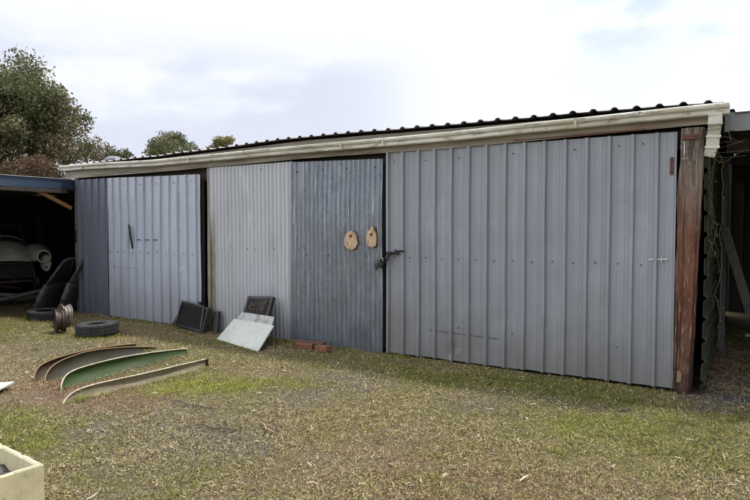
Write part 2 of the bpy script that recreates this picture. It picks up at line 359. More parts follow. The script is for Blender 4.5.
# ---- scatter
def inshed(x,y): return ((x>-10.45)&(x<.30)&(y>-.035)&(y<6.3))
def sample(n,rmin,rmax,p,spread=48):
    a=hd+RNG.uniform(-R(spread),R(spread),n); u=RNG.uniform(0,1,n)
    k=1-p; r=(rmin**k+u*(rmax**k-rmin**k))**(1/k)
    x=CAM[0]+r*np.cos(a); y=CAM[1]+r*np.sin(a)
    ok=~inshed(x,y)&(y<4.5)&(x>-15.5)&(x<3); return x[ok],y[ok],r[ok]
def pal(cols,n,jit=.2):
    c=np.array(cols)[RNG.integers(0,len(cols),n)]; return np.clip(c*(1+RNG.normal(0,jit,(n,1))),.005,.9)
def strips(x,y,z,L,W,head,pitch,curl,roll,col):
    """three-segment curved strip per point"""
    n=len(x); dh=np.stack([np.cos(head),np.sin(head)],-1); sd=np.stack([-np.sin(head),np.cos(head)],-1)
    V=np.zeros((n,6,3)); prof=[.7,1.,.15]
    px=np.zeros(n);pz=np.zeros(n); ang=pitch.copy()
    for k in range(3):
        if k: 
            px=px+np.cos(ang)*L/2; pz=pz+np.sin(ang)*L/2; ang=ang+curl
        for j,sg in enumerate((-1,1)):
            w=sg*W*prof[k]/2
            V[:,k*2+j,0]=x+dh[:,0]*px+sd[:,0]*w*np.cos(roll); V[:,k*2+j,1]=y+dh[:,1]*px+sd[:,1]*w*np.cos(roll)
            V[:,k*2+j,2]=z+pz+w*np.sin(roll)
    o=(np.arange(n)*6)[:,None]; F=np.concatenate([o+np.array([0,1,3,2]),o+np.array([2,3,5,4])])
    return V.reshape(-1,3),F,np.repeat(col,6,0)
# dry litter
x,y,r=sample(1700000,2.3,15,1.45); n=len(x)
gm=gmask(x,y); rm=rmask(x,y); dm=dmask(x,y)
keep=RNG.uniform(0,1,n)<np.clip(1.0-.5*gm-.2*dm,.15,1); x,y,r,gm,rm,dm=[a[keep] for a in (x,y,r,gm,rm,dm)]; k2=RNG.uniform(0,1,len(x))<np.clip(.25+2.6*(fbm(x*3.1,y*3.1,141,3)-.36),.3,1)*np.clip(.35+2.2*(fbm(x*11,y*11,151,2)-.3),.35,1); x,y,r,gm,rm,dm=[a[k2] for a in (x,y,r,gm,rm,dm)]; n=len(x)
sc=np.clip((r/5)**.35,.8,1.5)
L=RNG.gamma(3,.0062,n)*sc+.006; W=RNG.uniform(.002,.0055,n)*sc
col=pal([(.48,.41,.23),(.57,.50,.31),(.37,.31,.15),(.15,.115,.06),(.26,.21,.12),(.46,.41,.27),(.38,.28,.14),(.05,.04,.025),(.12,.09,.05),(.34,.33,.11),(.27,.28,.085)],n,.22)
rc=pal([(.30,.18,.11),(.22,.12,.075),(.38,.25,.16),(.15,.09,.06)],n); w=(RNG.uniform(0,1,n)<rm*1.1)[:,None]; col=np.where(w,rc,col)
dc=pal([(.20,.175,.14),(.10,.085,.07),(.30,.27,.22),(.36,.33,.27)],n); w=(RNG.uniform(0,1,n)<dm*.8)[:,None]; col=np.where(w,dc,col)
gc=pal([(.22,.215,.05),(.16,.165,.04),(.30,.26,.09)],n); w=(RNG.uniform(0,1,n)<gm*.5)[:,None]; col=np.where(w,gc,col)
V,F,C=strips(x,y,gh(x,y)+RNG.uniform(.001,.018,n),L,W,RNG.uniform(0,6.28,n),RNG.normal(.22,.5,n),RNG.normal(-.25,.6,n),RNG.normal(0,.7,n),col)
o=np_mesh('leaf_litter',V,[F],[M['litter']],C); tag(o,'dry straw, twiggy bits and leaf crumbs strewn over the yard','litter',None,'stuff')
# grass blades
x,y,r=sample(1300000,2.3,15,1.4); n=len(x); gm=gmask(x,y); dm=dmask(x,y); rm=rmask(x,y)
keep=RNG.uniform(0,1,n)<np.clip(.05+gm**1.3*1.0-.7*dm-.5*rm,0,1); x,y,r=[a[keep] for a in (x,y,r)]; gm=gm[keep]; k2=RNG.uniform(0,1,len(x))<np.clip(3.5*(fbm(x*7,y*7,171,3)-.36),.12,1); x,y,r,gm=[a[k2] for a in (x,y,r,gm)]; n=len(x)
# extra fringe along the base of the doors and post
fx=np.concatenate([RNG.uniform(-10.4,.3,20000)]); fy=-.04-np.abs(RNG.normal(0,.07,len(fx))); k=fbm(fx*3,fy*0,5)>.42; fx,fy=fx[k],fy[k]
x=np.concatenate([x,fx]); y=np.concatenate([y,fy]); gm=np.concatenate([gm,.55*np.ones(len(fx))]); 
def edge(A,B,nn,sd=.025):
    t=RNG.uniform(0,1,nn); return np.stack([A[0]+(B[0]-A[0])*t+RNG.normal(0,sd,nn),A[1]+(B[1]-A[1])*t+RNG.normal(0,sd,nn)],-1)
def ringp(cx,cy,rr,nn): a=RNG.uniform(0,6.28,nn); q=rr+np.abs(RNG.normal(0,.03,nn)); return np.stack([cx+q*np.cos(a),cy+q*np.sin(a)],-1)
ED=np.concatenate([edge((-5.72,-3.22),(-6.25,-1.55),900),edge((-5.53,-3.22),(-6.04,-1.42),900),edge((-5.10,-3.26),(-5.38,-1.40),1300),edge((-4.63,-3.50),(-4.57,-1.80),1500),edge((-2.66,-5.6),(-2.66,-4.62),1500),edge((-3.5,-4.62),(-2.66,-4.62),500),edge((-5.9,-.58),(-4.75,-.86),500),edge((-7.2,-.34),(-6.4,-.42),500),edge((-4.6,-.42),(-3.95,-.42),500),ringp(-7.69,-1.25,.3,1500),ringp(-9.98,-.82,.3,700),ringp(-8.36,-1.45,.12,500)])
x=np.concatenate([x,ED[:,0]]); y=np.concatenate([y,ED[:,1]]); gm=np.concatenate([gm,.75*np.ones(len(ED))])
wl=np.ones(len(x))
wx,wy,wr=sample(170,2.6,11,1.2); wx,wy=wx[gmask(wx,wy)>.3],wy[gmask(wx,wy)>.3]
for a_,b_ in zip(wx,wy):
    q=int(RNG.integers(25,70)); ss=RNG.uniform(.012,.035); x=np.concatenate([x,a_+RNG.normal(0,ss,q)]); y=np.concatenate([y,b_+RNG.normal(0,ss,q)]); gm=np.concatenate([gm,np.full(q,.9)]); wl=np.concatenate([wl,np.full(q,RNG.uniform(1.2,2.2))])
r=np.hypot(x-CAM[0],y-CAM[1]); n=len(x)
sc=np.clip((r/5)**.3,.85,1.4)
tuft=fbm(x*9,y*9,77,2)
L=(RNG.gamma(5,.0034,n)*(.55+.9*gm)*(.4+1.5*tuft**1.6)+.008)*sc*wl; W=RNG.uniform(.0018,.0042,n)*sc
green=pal([(.13,.15,.03),(.17,.185,.045),(.22,.225,.06),(.08,.09,.022),(.29,.28,.08),(.19,.20,.05),(.06,.065,.02)],n,.2)
yell=pal([(.36,.34,.08),(.42,.35,.13),(.31,.30,.07),(.47,.39,.18)],n,.18)
yy=np.clip(.42-.25*gm+.55*(fbm(x*2,y*2,91)-.5)+.2*gauss(x,y,-3.6,-2.2,.9)+.3*gauss(x,y,-3.85,-2.3,.4),0.08,.9)
col=np.where((RNG.uniform(0,1,n)<yy)[:,None],yell,green); ms_=np.clip(gauss(x,y,-3.85,-2.25,.40,.30)+.9*gauss(x,y,-3.25,-1.75,.32,.2)+.7*gauss(x,y,-1.2,-2.75,.22)+.7*gauss(x,y,-4.3,-2.7,.3)+.5*gauss(x,y,-3.5,-4.3,.4)+.4*(fbm(x*1.6,y*1.6,201)>.62),0,1)[:,None]; col=col*(1-ms_)+ms_*pal([(.32,.35,.05),(.38,.39,.07),(.25,.28,.04)],n,.15)
V,F,C=strips(x,y,gh(x,y)-.002,L,W,RNG.uniform(0,6.28,n),RNG.normal(.95,.35,n),RNG.normal(-.55,.3,n),RNG.normal(0,.3,n),col)
o=np_mesh('grass',V,[F],[M['blade']],C); tag(o,'short patchy green and yellowing grass over the yard','grass',None,'stuff')
# larger fallen leaves and bark strips
x,y,r=sample(2600,2.4,13,1.1); n=len(x)
kk=(RNG.uniform(0,1,n)<.16+.5*(r>7)*.3); x,y,r=x[kk],y[kk],r[kk]; n=len(x)
L=RNG.uniform(.04,.095,n); W=RNG.uniform(.009,.02,n)
col=pal([(.42,.36,.26),(.34,.28,.19),(.46,.42,.33),(.28,.2,.12),(.36,.33,.25),(.2,.15,.1)],n,.15)
V,F,C=strips(x,y,gh(x,y)+.022,L,W,RNG.uniform(0,6.28,n),RNG.normal(.05,.15,n),RNG.normal(-.15,.35,n),RNG.normal(0,.35,n),col)
o=np_mesh('fallen_leaves',V,[F],[M['litter']],C); tag(o,'long pale fallen gum leaves scattered on the grass','fallen leaves',None,'stuff')

# ------------------------------------------------------------------ shed
shed=empty('tin_shed',(-5,0,0),'long low shed clad in mismatched grey and blue steel sheets with cream gutter','shed')
def P(o,par):  # parent keeping world coordinates
    def wm(q):
        b=Matrix.LocRotScale(q.location,q.rotation_euler,q.scale)
        return (wm(q.parent)@q.matrix_parent_inverse@b) if q.parent else b
    o.parent=par; o.matrix_parent_inverse=wm(par).inverted(); return o
def sh(mb,name,mat,par=shed,sharp=None): return P(mb.build(name,mat,None,sharp),par)
def rib_profile(x0,x1,pitch=.226,h=.034,wb=.058,wt=.03,off=.06,swage=True):
    pts=[(x0,0)]; c=x0+off
    while c<x1+.05:
        for u,hh in ((c-wb/2,0),(c-wt/2,h),(c+wt/2,h),(c+wb/2,0)):
            if x0<u<x1: pts.append((u,hh))
        if swage:
            for k in (1/3.,2/3.):
                s0=c+pitch*k
                for u,hh in ((s0-.012,0),(s0-.004,.003),(s0+.004,.003),(s0+.012,0)):
                    if x0<u<x1: pts.append((u,hh))
        c+=pitch
    pts.append((x1,0)); pts=sorted(set(pts)); return pts
def sine_profile(x0,x1,pitch=.0775,h=.0155,seg=8):
    n=int((x1-x0)/pitch*seg); return [(lerp(x0,x1,i/n),h*(1+math.sin((x0+(x1-x0)*i/n)/pitch*2*math.pi))) for i in range(n+1)]
def dent(x,z,seed): 
    return float(vnoise(np.array([x*1.7]),np.array([z*1.2]),seed)[0]-.5)*.016+float(vnoise(np.array([x*6]),np.array([z*4]),seed+5)[0]-.5)*.004
def sheet(mb,prof,y0,zb,zt,nz=26,seed=1,t=.003,dents=(),smooth=False,zbn=.012):
    xs=np.array([p[0] for p in prof]); hs=np.array([p[1] for p in prof]); x0,x1=xs[0],xs[-1]
    Pm=[]
    zz=np.linspace(0,1,nz)
    for i,(x,h) in enumerate(prof):
        a=(x-x0)/(x1-x0); b_=lerp(zb[0],zb[1],a)+float(vnoise(np.array([x*5.]),np.array([3.]),seed)[0]-.5)*zbn; tt=lerp(zt[0],zt[1],a)
        z=b_+(tt-b_)*zz
        X_=np.full(nz,x); d=(vnoise(X_*1.7,z*1.2,seed)-.5)*.026+(vnoise(X_*2.6,z*5,seed+2)-.5)*.006+(vnoise(X_*6,z*4,seed+5)-.5)*.004
        for (dx,dz,rr,am) in dents: d+=am*np.exp(-((x-dx)**2+(z-dz)**2)/(rr*rr))
        Pm.append([Vector((x,y0-h-float(q),float(w))) for q,w in zip(d,z)])
    mb.shell(Pm,(0,t,0),0,smooth)
def screws(mb,xs,z,y,zj=.012,mi=1,r=.0065):
    for x in xs:
        c=Vector((x+random.uniform(-.004,.004),y,z+random.uniform(-zj,zj)))
        mb.tube([c+Vector((0,.012,0)),c-Vector((0,.012,0))],[r,r*.75],7,mi)
# --- doors
def frame_mb(x0,x1,z1,mid):
    f=MB()
    for x in (x0+.05,x1-.05): f.box((x-.04,.035,.06),(x+.04,.085,z1-.06))
    for z in (.16,mid,z1-.12): f.box((x0+.092,.036,z-.05),(x1-.092,.084,z+.05))
    return f
d1=sh(frame_mb(-10.35,-6.79,2.5,1.2),'door',M['dark_timber']); d1['label']='left shed door, pale blue ribbed sheets with one violet strip'
mb=MB(); pr=rib_profile(-10.36,-9.33,.215,off=.10,swage=False); sheet(mb,pr,.0,(.0,.0),(2.57,2.555),seed=3); screws(mb,[-10.25,-9.6],1.2,-.012)
s_=sh(mb,'sheet',[M['d1dark'],M['screw']],d1); s_['label']='dark violet strip of ribbed sheet'
mb=MB(); pr=rib_profile(-9.32,-6.80,.226,off=.17,swage=False); sheet(mb,pr,-.006,(.01,.01),(2.555,2.495),seed=8,dents=[(-7.3,.9,.06,.012),(-7.15,.75,.05,.012),(-7.45,.55,.05,-.01)]); screws(mb,[-9.25+.226*k for k in range(11)],1.21,-.018); screws(mb,[-9.25+.452*k for k in range(6)],2.4,-.018)
s_=sh(mb,'sheet',[M['d1'],M['screw']],d1); s_['label']='pale blue ribbed sheet'
for x,z in ((-8.41,1.43),(-8.18,1.43),(-7.955,1.43),(-9.16,.93),(-8.94,.925),(-8.71,.92),(-8.49,.92)):
    mb=MB(); mb.box((x-.065,-.019,z-.006),(x+.065,-.013,z+.006)); sh(mb,'seam',M['screw'],d1)
mb=MB(); mb.tube([(-8.63,-.05,1.70),(-8.60,-.06,1.66),(-8.565,-.06,1.5),(-8.54,-.055,1.38),(-8.53,-.045,1.27)],[.012,.02,.02,.018,.014],8); sh(mb,'handle',M['green_rub'],d1)
mb=MB(); mb.box((-10.40,-.03,1.36),(-10.365,-.012,1.60)); sh(mb,'latch',M['black_iron'],d1)
d2=sh(frame_mb(-6.52,-3.33,2.52,1.25),'door',M['dark_timber']); d2['label']='middle shed door of fine corrugated sheets, half pale, half mottled galvanised'
mb=MB(); sheet(mb,sine_profile(-6.555,-4.84),.0,(.0,.0),(2.585,2.575),nz=18,seed=13,smooth=True); screws(mb,[-6.48,-6.02,-5.45,-4.95],2.5,-.018,0); screws(mb,[-6.1,-5.75,-5.58,-5.2],1.32,-.018)
s_=sh(mb,'sheet',[M['d2a'],M['screw']],d2); s_['label']='pale zinc corrugated sheet with mossy left edge'
mb=MB(); sheet(mb,sine_profile(-4.87,-3.335),-.012,(-.0,.0),(2.565,2.515),nz=22,seed=19,smooth=True,dents=[(-3.75,.35,.09,.018),(-3.6,.33,.05,.02),(-3.95,.5,.1,-.014)]); screws(mb,[-4.75,-4.3,-3.9,-3.45],2.42,-.03,.02); screws(mb,[-4.6,-4.2,-3.6],1.25,-.03)
s_=sh(mb,'sheet',[M['d2b'],M['screw']],d2); s_['label']='mottled galvanised corrugated sheet'
d3=sh(frame_mb(-3.25,.0,2.54,1.2),'door',M['dark_timber']); d3['label']='wide right shed door of grey painted ribbed sheet'
mb=MB(); pr=rib_profile(-3.275,.028,.222,off=.02); sheet(mb,pr,-.004,(.02,.04),(2.59,2.555),nz=34,seed=23,dents=[(-2.35,.12,.07,-.02),(-2.3,.09,.04,.02),(-2.9,1.0,.03,.02),(-1.75,.6,.12,-.012)])
screws(mb,[-3.16+.222*k for k in range(14)],1.25,-.016,.012); screws(mb,[-3.16+.222*k for k in (0,2,4,7,10,12,13)],2.46,-.016,.012); screws(mb,[-3.16+.222*k for k in (4,7,12)],.42,-.016,.03)
s_=sh(mb,'sheet',[M['d3'],M['screw']],d3)
mb=MB()
for k in range(6):
    x=-2.66+k*.15; mb.bar((x,-.0125,.37+.0-k*.004),(x+.13,-.0125,.367-k*.004),.003,.006)
sh(mb,'scratch',M['screw'],d3)
mb=MB(); mb.box((-.03,-.022,2.14),(.003,-.010,2.31),0,None,.003); mb.tube([(-.013,-.02,2.28),(-.013,-.03,2.28)],.007,8); mb.tube([(-.013,-.02,2.17),(-.013,-.03,2.17)],.007,8); h1=sh(mb,'hinge',M['rust_red'],d3)
mb=MB(); mb.bar((-.21,-.02,1.305),(-.04,-.02,1.312),.008,.014); mb.bar((-.09,-.025,1.28),(-.085,-.025,1.345),.006,.012,up=(0,1,0)); sh(mb,'bracket',M['galv'],d3)
mb=MB(); mb.box((-3.27,-.045,1.285),(-3.07,-.037,1.325),0,None,.003); mb.tube([(-3.11,-.037,1.33),(-3.11,-.075,1.345),(-3.075,-.08,1.335),(-3.0,-.05,1.335)],.012,8); sh(mb,'hasp',M['black_iron'],d3)
# posts
def post(name,x0,x1,y0,y1,z1,mat,par,nz=70,na=40,seed=0,amp=.012,ragged=False):
    mb=MB(); Pm=[]
    for i in range(nz+1):
        z=-.05+(z1+.05)*i/nz; t=i/nz; xa=lerp(x0[0],x0[1],t); xb=lerp(x1[0],x1[1],t); row=[]
        for k in range(na+1):
            a=2*math.pi*(k%na)/na; ca,sa=math.cos(a),math.sin(a); e=.45
            px=(xa+xb)/2+(xb-xa)/2*math.copysign(abs(ca)**e,ca); py=(y0+y1)/2+(y1-y0)/2*math.copysign(abs(sa)**e,sa)
            nn=float(vnoise(np.array([(k%na)*.9+seed]),np.array([z*1.6]),seed)[0]-.5)*2*amp+float(vnoise(np.array([(k%na)*.31]),np.array([z*7.]),seed+3)[0]-.5)*amp
            if ragged and z<.42: nn-=max(0,float(vnoise(np.array([(k%na)*.55]),np.array([z*9.]),seed+9)[0]-.35))*.05*(1-z/.5)
            row.append(Vector((px+nn*ca,py+nn*sa,z)))
        Pm.append(row)
    mb.grid(Pm,0,False); mb.add([Pm[-1][k] for k in range(na)],[tuple(range(na))])
    return sh(mb,name,mat,par)
cp=post('corner_post',(.034,.058),(.185,.262),-.05,.12,2.575,M['post'],shed,nz=110,na=56,seed=5,amp=.016,ragged=True)
mb=MB()
for (x,z,w,h,yy) in ((.085,.12,.045,.12,-.066),):
    mb.add([(x-.02,yy,z),(x+.018,yy-.004,z+.006),(x+.022,yy-.002,z+h*.7),(x+.006,yy,z+h),(x-.016,yy+.002,z+h*.85),(x-.02,yy+.03,z),(x+.018,yy+.03,z),(x+.022,yy+.03,z+h*.7),(x+.006,yy+.03,z+h),(x-.016,yy+.03,z+h*.85)],[(0,1,2,3,4)]+[(k,5+k,5+(k+1)%5,(k+1)%5) for k in range(5)])
sh(mb,'splinter',M['chip'],cp)
mb=MB(); mb.box((.075,-.078,2.46),(.215,-.062,2.51),0,None,.003); mb.tube([(.1,-.07,2.47),(.10,-.085,2.47)],.009,8); mb.tube([(.19,-.07,2.49),(.19,-.085,2.49)],.009,8); sh(mb,'hinge',M['rust_red'],cp)
mb=MB(); mb.tube([(.095,-.075,2.45),(.10,-.085,2.35),(.098,-.082,2.28)],.006,6); mb.tube([(.08,-.08,2.28),(.115,-.08,2.28)],.005,6); sh(mb,'gate_hook',M['galv'],cp)
post('door_post',(-6.66,-6.66),(-6.57,-6.57),.0,.10,2.6,surf('flaking grey post paint',(.30,.29,.27),.8,0,[(9,(1,1,.2),.4,.6,(.14,.11,.09),.8),(6,(1,1,.3),.58,.64,(.22,.07,.05),.7)]),shed,nz=30,na=16,seed=7,amp=.004)
post('door_post',(-3.325,-3.325),(-3.285,-3.285),.10,.18,2.6,M['dark_timber'],shed,nz=20,na=12,seed=8,amp=.004)
post('door_post',(-10.44,-10.44),(-10.38,-10.38),.01,.10,2.6,M['greywood'],shed,nz=20,na=12,seed=9,amp=.004)
# fascia, header, gutter, roof
GX=[-10.66,-10,-7.9,-4.6,-2.3,-.6,.22,.46]; GL=[2.84,2.835,2.775,2.763,2.742,2.757,2.762,2.76]
RX=[-10.5,-9.2,-7.9,-4.6,-2.3,-.6,.22,.5]; RC=[2.845,2.845,2.84,2.885,2.84,2.812,2.785,2.78]
mb=MB(); xs=np.linspace(-10.66,.36,60)
lo=np.interp(xs,[-10.66,-7.9,-4.6,-2.3,.36],[2.60,2.585,2.60,2.572,2.60]); hi=np.interp(xs,RX,RC)-.035
mb.shell([[Vector((x,-.035,a)),Vector((x,-.035,lerp(a,b_,.5))),Vector((x,-.035,b_))] for x,a,b_ in zip(xs,lo,hi)],(0,.03,0),0,False); sh(mb,'fascia_board',M['fascia'])
mb=MB(); mb.box((-10.45,.13,2.40),(.262,.20,2.60)); sh(mb,'header_beam',M['dark_timber'])
prof=[(-.037,.0),(-.037,-.093),(-.115,-.096),(-.128,-.085),(-.128,-.05),(-.150,-.036),(-.157,-.02),(-.157,-.004),(-.150,.004),(-.142,.0)]
xs=np.linspace(-10.68,.46,90); gl=np.interp(xs,GX,GL)+(vnoise(xs*1.3,xs*0,4)-.5)*.006
mb=MB(); mb.shell([[Vector((x,p[0]+.0,g_+p[1])) for p in prof] for x,g_ in zip(xs,gl)],(0,.003,.004),0,False)
for x,g_ in ((-10.682,gl[0]),(.462,gl[-1])): mb.add([(x,p[0],g_+p[1]) for p in prof],[tuple(range(len(prof)))]); 
mb.box((-4.15,-.162,2.66),(-4.10,-.036,2.668)); 
gut=sh(mb,'gutter',M['gutter'])
for x in (-9.9,-6.9,-3.9,-3.25,-.9): 
    mb=MB(); z=float(np.interp(x,GX,GL)); mb.box((x-.012,-.162,z-.095),(x+.012,-.1585,z+.007)); sh(mb,'gutter_joint',M['gutter'],gut)
mb=MB(); pr=rib_profile(-10.5,.42,.205,h=.026,wb=.08,wt=.03,off=.13,swage=False); Pm=[]
for x,h in pr:
    z0=float(np.interp(x,RX,RC)); Pm.append([Vector((x,yy,z0+h+.05*max(0,(yy+.115))/1.0+float(vnoise(np.array([x*2.2]),np.array([yy*2.]),6)[0]-.5)*.012)) for yy in (-.115,-.05,.5,1.5,3,4.5,6.35)])
mb.shell(Pm,(0,0,-.004),0,False); roof=sh(mb,'roof',M['roof'])
mb=MB(); mb.lathe([(0,.20),(.10,.19),(.17,.15),(.20,.09),(.16,.07),(.14,.0),(.14,-.1)],20,closed=False,M=Matrix.Translation((-9.95,.55,2.86))); sh(mb,'vent_cap',M['d1dark'],roof)
# flashing strip behind the gutter (rust line over right door)
mb=MB(); mb.box((-1.6,-.042,2.592),(-.25,-.0385,2.604)); sh(mb,'flashing',M['rust_red'])
# side, back and lining
mb=MB(); prs=[]; z=.06
zp=[( .0,0)]; c_=.12
while c_<2.7:
    for u,hh in ((c_-.03,0),(c_-.012,.032),(c_+.012,.032),(c_+.03,0)): zp.append((u,hh))
    c_+=.205
zp.append((2.72,0)); Pm=[[Vector((.272+h+float(vnoise(np.array([yy*2]),np.array([zz*2]),8)[0]-.5)*.015,yy,zz if zz<2.7 else 2.775+.05*yy)) for zz,h in zp] for yy in np.linspace(.02,6.3,40)]
mb.shell(Pm,(-.004,0,0),0,False); sh(mb,'side_wall',M['mossy_side'])
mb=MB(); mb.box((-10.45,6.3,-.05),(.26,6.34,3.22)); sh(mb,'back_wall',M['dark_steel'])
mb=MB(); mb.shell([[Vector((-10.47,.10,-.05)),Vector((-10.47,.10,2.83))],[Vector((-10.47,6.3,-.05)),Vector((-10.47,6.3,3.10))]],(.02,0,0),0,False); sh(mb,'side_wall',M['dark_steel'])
# downpipe
mb=MB()
def rect_seg(a,b_,wx,wy,mi=0): mb.bar(a,b_,wx,wy,mi,up=(0,1,0),bev=.006)
rect_seg((.35,-.095,2.70),(.35,-.095,2.585),.115,.075); rect_seg((.35,-.095,2.60),(.335,-.02,2.49),.105,.07); rect_seg((.335,-.03,2.50),(.325,.0,2.38),.108,.07); rect_seg((.325,.0,2.41),(.30,.03,2.30),.10,.065)
for p in ((.35,-.095,2.60),(.336,-.03,2.49),(.325,.0,2.395)): rect_seg(p,(p[0]-.002,p[1]+.004,p[2]-.022),.122,.085)
sh(mb,'downpipe',M['gutter'])

# ------------------------------------------------------------------ chain and padlock
ch=empty('padlock_chain',(-3.27,-.06,1.15),'black chain and padlock joining the galvanised door to the grey right door','chain')
def link(c,rot,par,R1=.022,r=.0055):
    mb=MB(); pts=[]
    for k in range(13):
        a=2*math.pi*k/12; pts.append((R1*1.35*math.cos(a),R1*.72*math.sin(a),0))
    mb.tube(pts,r,6,cap=False,M=Matrix.Translation(c)@rot); return sh(mb,'link',M['black_iron'],par)
cp_=[(-3.40,1.10),(-3.38,1.13),(-3.355,1.165),(-3.33,1.19),(-3.30,1.215),(-3.27,1.235),(-3.24,1.255),(-3.21,1.275),(-3.18,1.30),(-3.39,1.16),(-3.36,1.215),(-3.33,1.24),(-3.29,1.18),(-3.26,1.20),(-3.22,1.225)]
for i,(x,z) in enumerate(cp_): link((x,-.062-.012*(i%3),z),Matrix.Rotation(-R(40+random.uniform(-25,25)),4,'Y')@Matrix.Rotation(R(90*(i%2)+random.uniform(-20,40)),4,'X'),ch)
mb=MB(); mb.box((-.035,-.014,-.045),(.035,.014,.03),0,Matrix.Translation((-3.31,-.10,1.165))@Matrix.Rotation(R(35),4,'Y'),.006)
pk=sh(mb,'padlock',M['black_iron'],ch)
mb=MB(); mb.tube([(-3.335,-.10,1.19),(-3.335,-.10,1.23),(-3.31,-.10,1.255),(-3.28,-.10,1.235),(-3.275,-.10,1.205)],.006,8); sh(mb,'shackle',M['galv'],pk)

# ------------------------------------------------------------------ two ragged slabs on the galvanised door
def slab(x,z,w,h,seed,label,tip):
    rs=random.Random(seed); n=30; out=[]
    for k in range(n):
        a=2*math.pi*k/n; rr=1+rs.uniform(-.09,.07)
        sa_,ca_=math.sin(a),math.cos(a); px=math.copysign(abs(sa_)**.8,sa_)*w/2*rr; pz=math.copysign(abs(ca_)**.8,ca_)*h/2*rr
        if pz>0: px*=.92; pz*=1+rs.uniform(-.12,.1)+tip*math.exp(-(a if a<3.14 else a-6.283)**2/.08)
        if pz<-.3*h: px*=.93
        out.append((px,pz))
    bm_f=[(px,-.075-.012,pz) for px,pz in out]; inner=[(px*.82,-.092,pz*.82) for px,pz in out]; back=[(px*1.03,-.045,pz*1.03) for px,pz in out]
    mb=MB(); V_=[(0,-.094,0)]+inner+bm_f+back; F_=[]
    for k in range(n):
        k2=(k+1)%n; F_.append((0,1+k2,1+k)); F_.append((1+k,1+k2,1+n+k2,1+n+k)); 
    mb.add(V_,F_,0,True)
    mb.add(V_,[(1+n+k,1+n+(k+1)%n,1+2*n+(k+1)%n,1+2*n+k) for k in range(n)]+[tuple(1+2*n+k for k in range(n-1,-1,-1))],1)
    o=mb.build('fibre_slab',[M['slab'],M['slabedge']]); o.location=(x,.004,z); tag(o,label,'wall ornament','ragged slabs nailed on the door')
    m2=MB(); m2.tube([(.0,-.09,h*.22),(0,-.115,h*.22)],[.012,.014],8); m2.box((-.012,-.097,h*.16),(.016,-.093,h*.3)); m2.build('nail',M['slabedge'],o)
    return o
slab(-3.79,1.465,.21,.255,3,'larger ragged tan slab nailed to the galvanised door, left of the two',.0)
slab(-3.465,1.49,.165,.235,5,'smaller pointed tan slab nailed to the galvanised door nearest the padlock chain',.35)

# ------------------------------------------------------------------ radiators
def radiator(name,w,h,d,label,lugs=True,twigs=False):
    r=empty(name,(0,0,0),label,'radiator')
    c=MB(); c.box((-w/2+.03,-d*.3,.03),(w/2-.03,d*.3,h-.03))
    core=c.build('core',M['core'],r)
    f=MB(); nf=int(w/.02)
    for i in range(nf): 
        x=-w/2+.04+i*(w-.08)/nf; f.box((x,-d*.3-.004,.04),(x+.004,-d*.3-.001,h-.04))
    f.build('fins',M['plastic_black'],core)
    for s in (-1,1):
        f=MB(); f.box((s*w/2-.022,-d/2,0),(s*w/2+.022,d/2,h),0,None,.008); f.build('side_tank',M['plastic_black'],r)
    f=MB(); f.box((-w/2+.024,-d/2+.004,h-.045),(w/2-.024,d/2-.004,h+.002),0,None,.008); f.build('top_rail',M['plastic_black'],r)
    f=MB(); f.box((-w/2+.024,-d/2+.004,-.002),(w/2-.024,d/2-.004,.04),0,None,.008); f.build('bottom_rail',M['plastic_black'],r)
    if lugs:
        f=MB(); f.tube([(w*.12,0,h),(w*.12,0,h+.05)],.03,12); f.tube([(w*.12,0,h+.05),(w*.12,0,h+.06)],.036,12); f.build('filler_cap',M['black_iron'],r)
    return r
ra=radiator('car_radiator',.78,.40,.07,'black car radiator leaning low against the pale blue left door')
ra.location=(-6.80,-.24,.02); ra.rotation_euler=(R(-16),R(2),R(-10))
mb=MB(); mb.tube([(-.50,-.02,.0),(-.49,.03,.20),(-.47,.06,.37)],[.018,.022,.018],8); o=mb.build('hose',M['plastic_black'],ra)
mb=MB(); mb.bar((-.39,-.05,.0),(-.36,-.05,.42),.018,.018); mb.bar((-.36,-.05,.42),(.30,-.05,.40),.018,.018,up=(0,1,0)); mb.bar((.30,-.05,.40),(.38,-.05,.02),.018,.018); mb.build('bracket',M['darkgrey'],ra)
mb=MB(); mb.box((-.06,-.03,0),(.05,.03,.34),0,None,.01); o=mb.build('battery_box',M['plastic_black']); o.location=(-6.30,-.16,.0); o.rotation_euler=(R(-8),0,R(5)); tag(o,'narrow black box upright beside the radiator at the door gap','box')
rb=radiator('radiator_frame',.52,.66,.06,'tall black radiator with twiggy brown debris leaning behind the white boards',False)
rb.location=(-5.35,-.40,.02); rb.rotation_euler=(R(-24),R(-3),R(-6))
mb=MB(); rs=random.Random(4)
for k in range(90):
    x=rs.uniform(-.18,.22); z=rs.uniform(.28,.50)+.12*max(0,x/.22); a=rs.uniform(-.8,.8); l=rs.uniform(.03,.12)
    mb.tube([(x,-.036-rs.uniform(0,.012),z),(x+math.sin(a)*l,-.04-rs.uniform(0,.02),z+math.cos(a)*l*.8)],rs.uniform(.0015,.004),4)
o=mb.build('twig_debris',surf('brown twigs',(.16,.125,.10),.9),rb); 
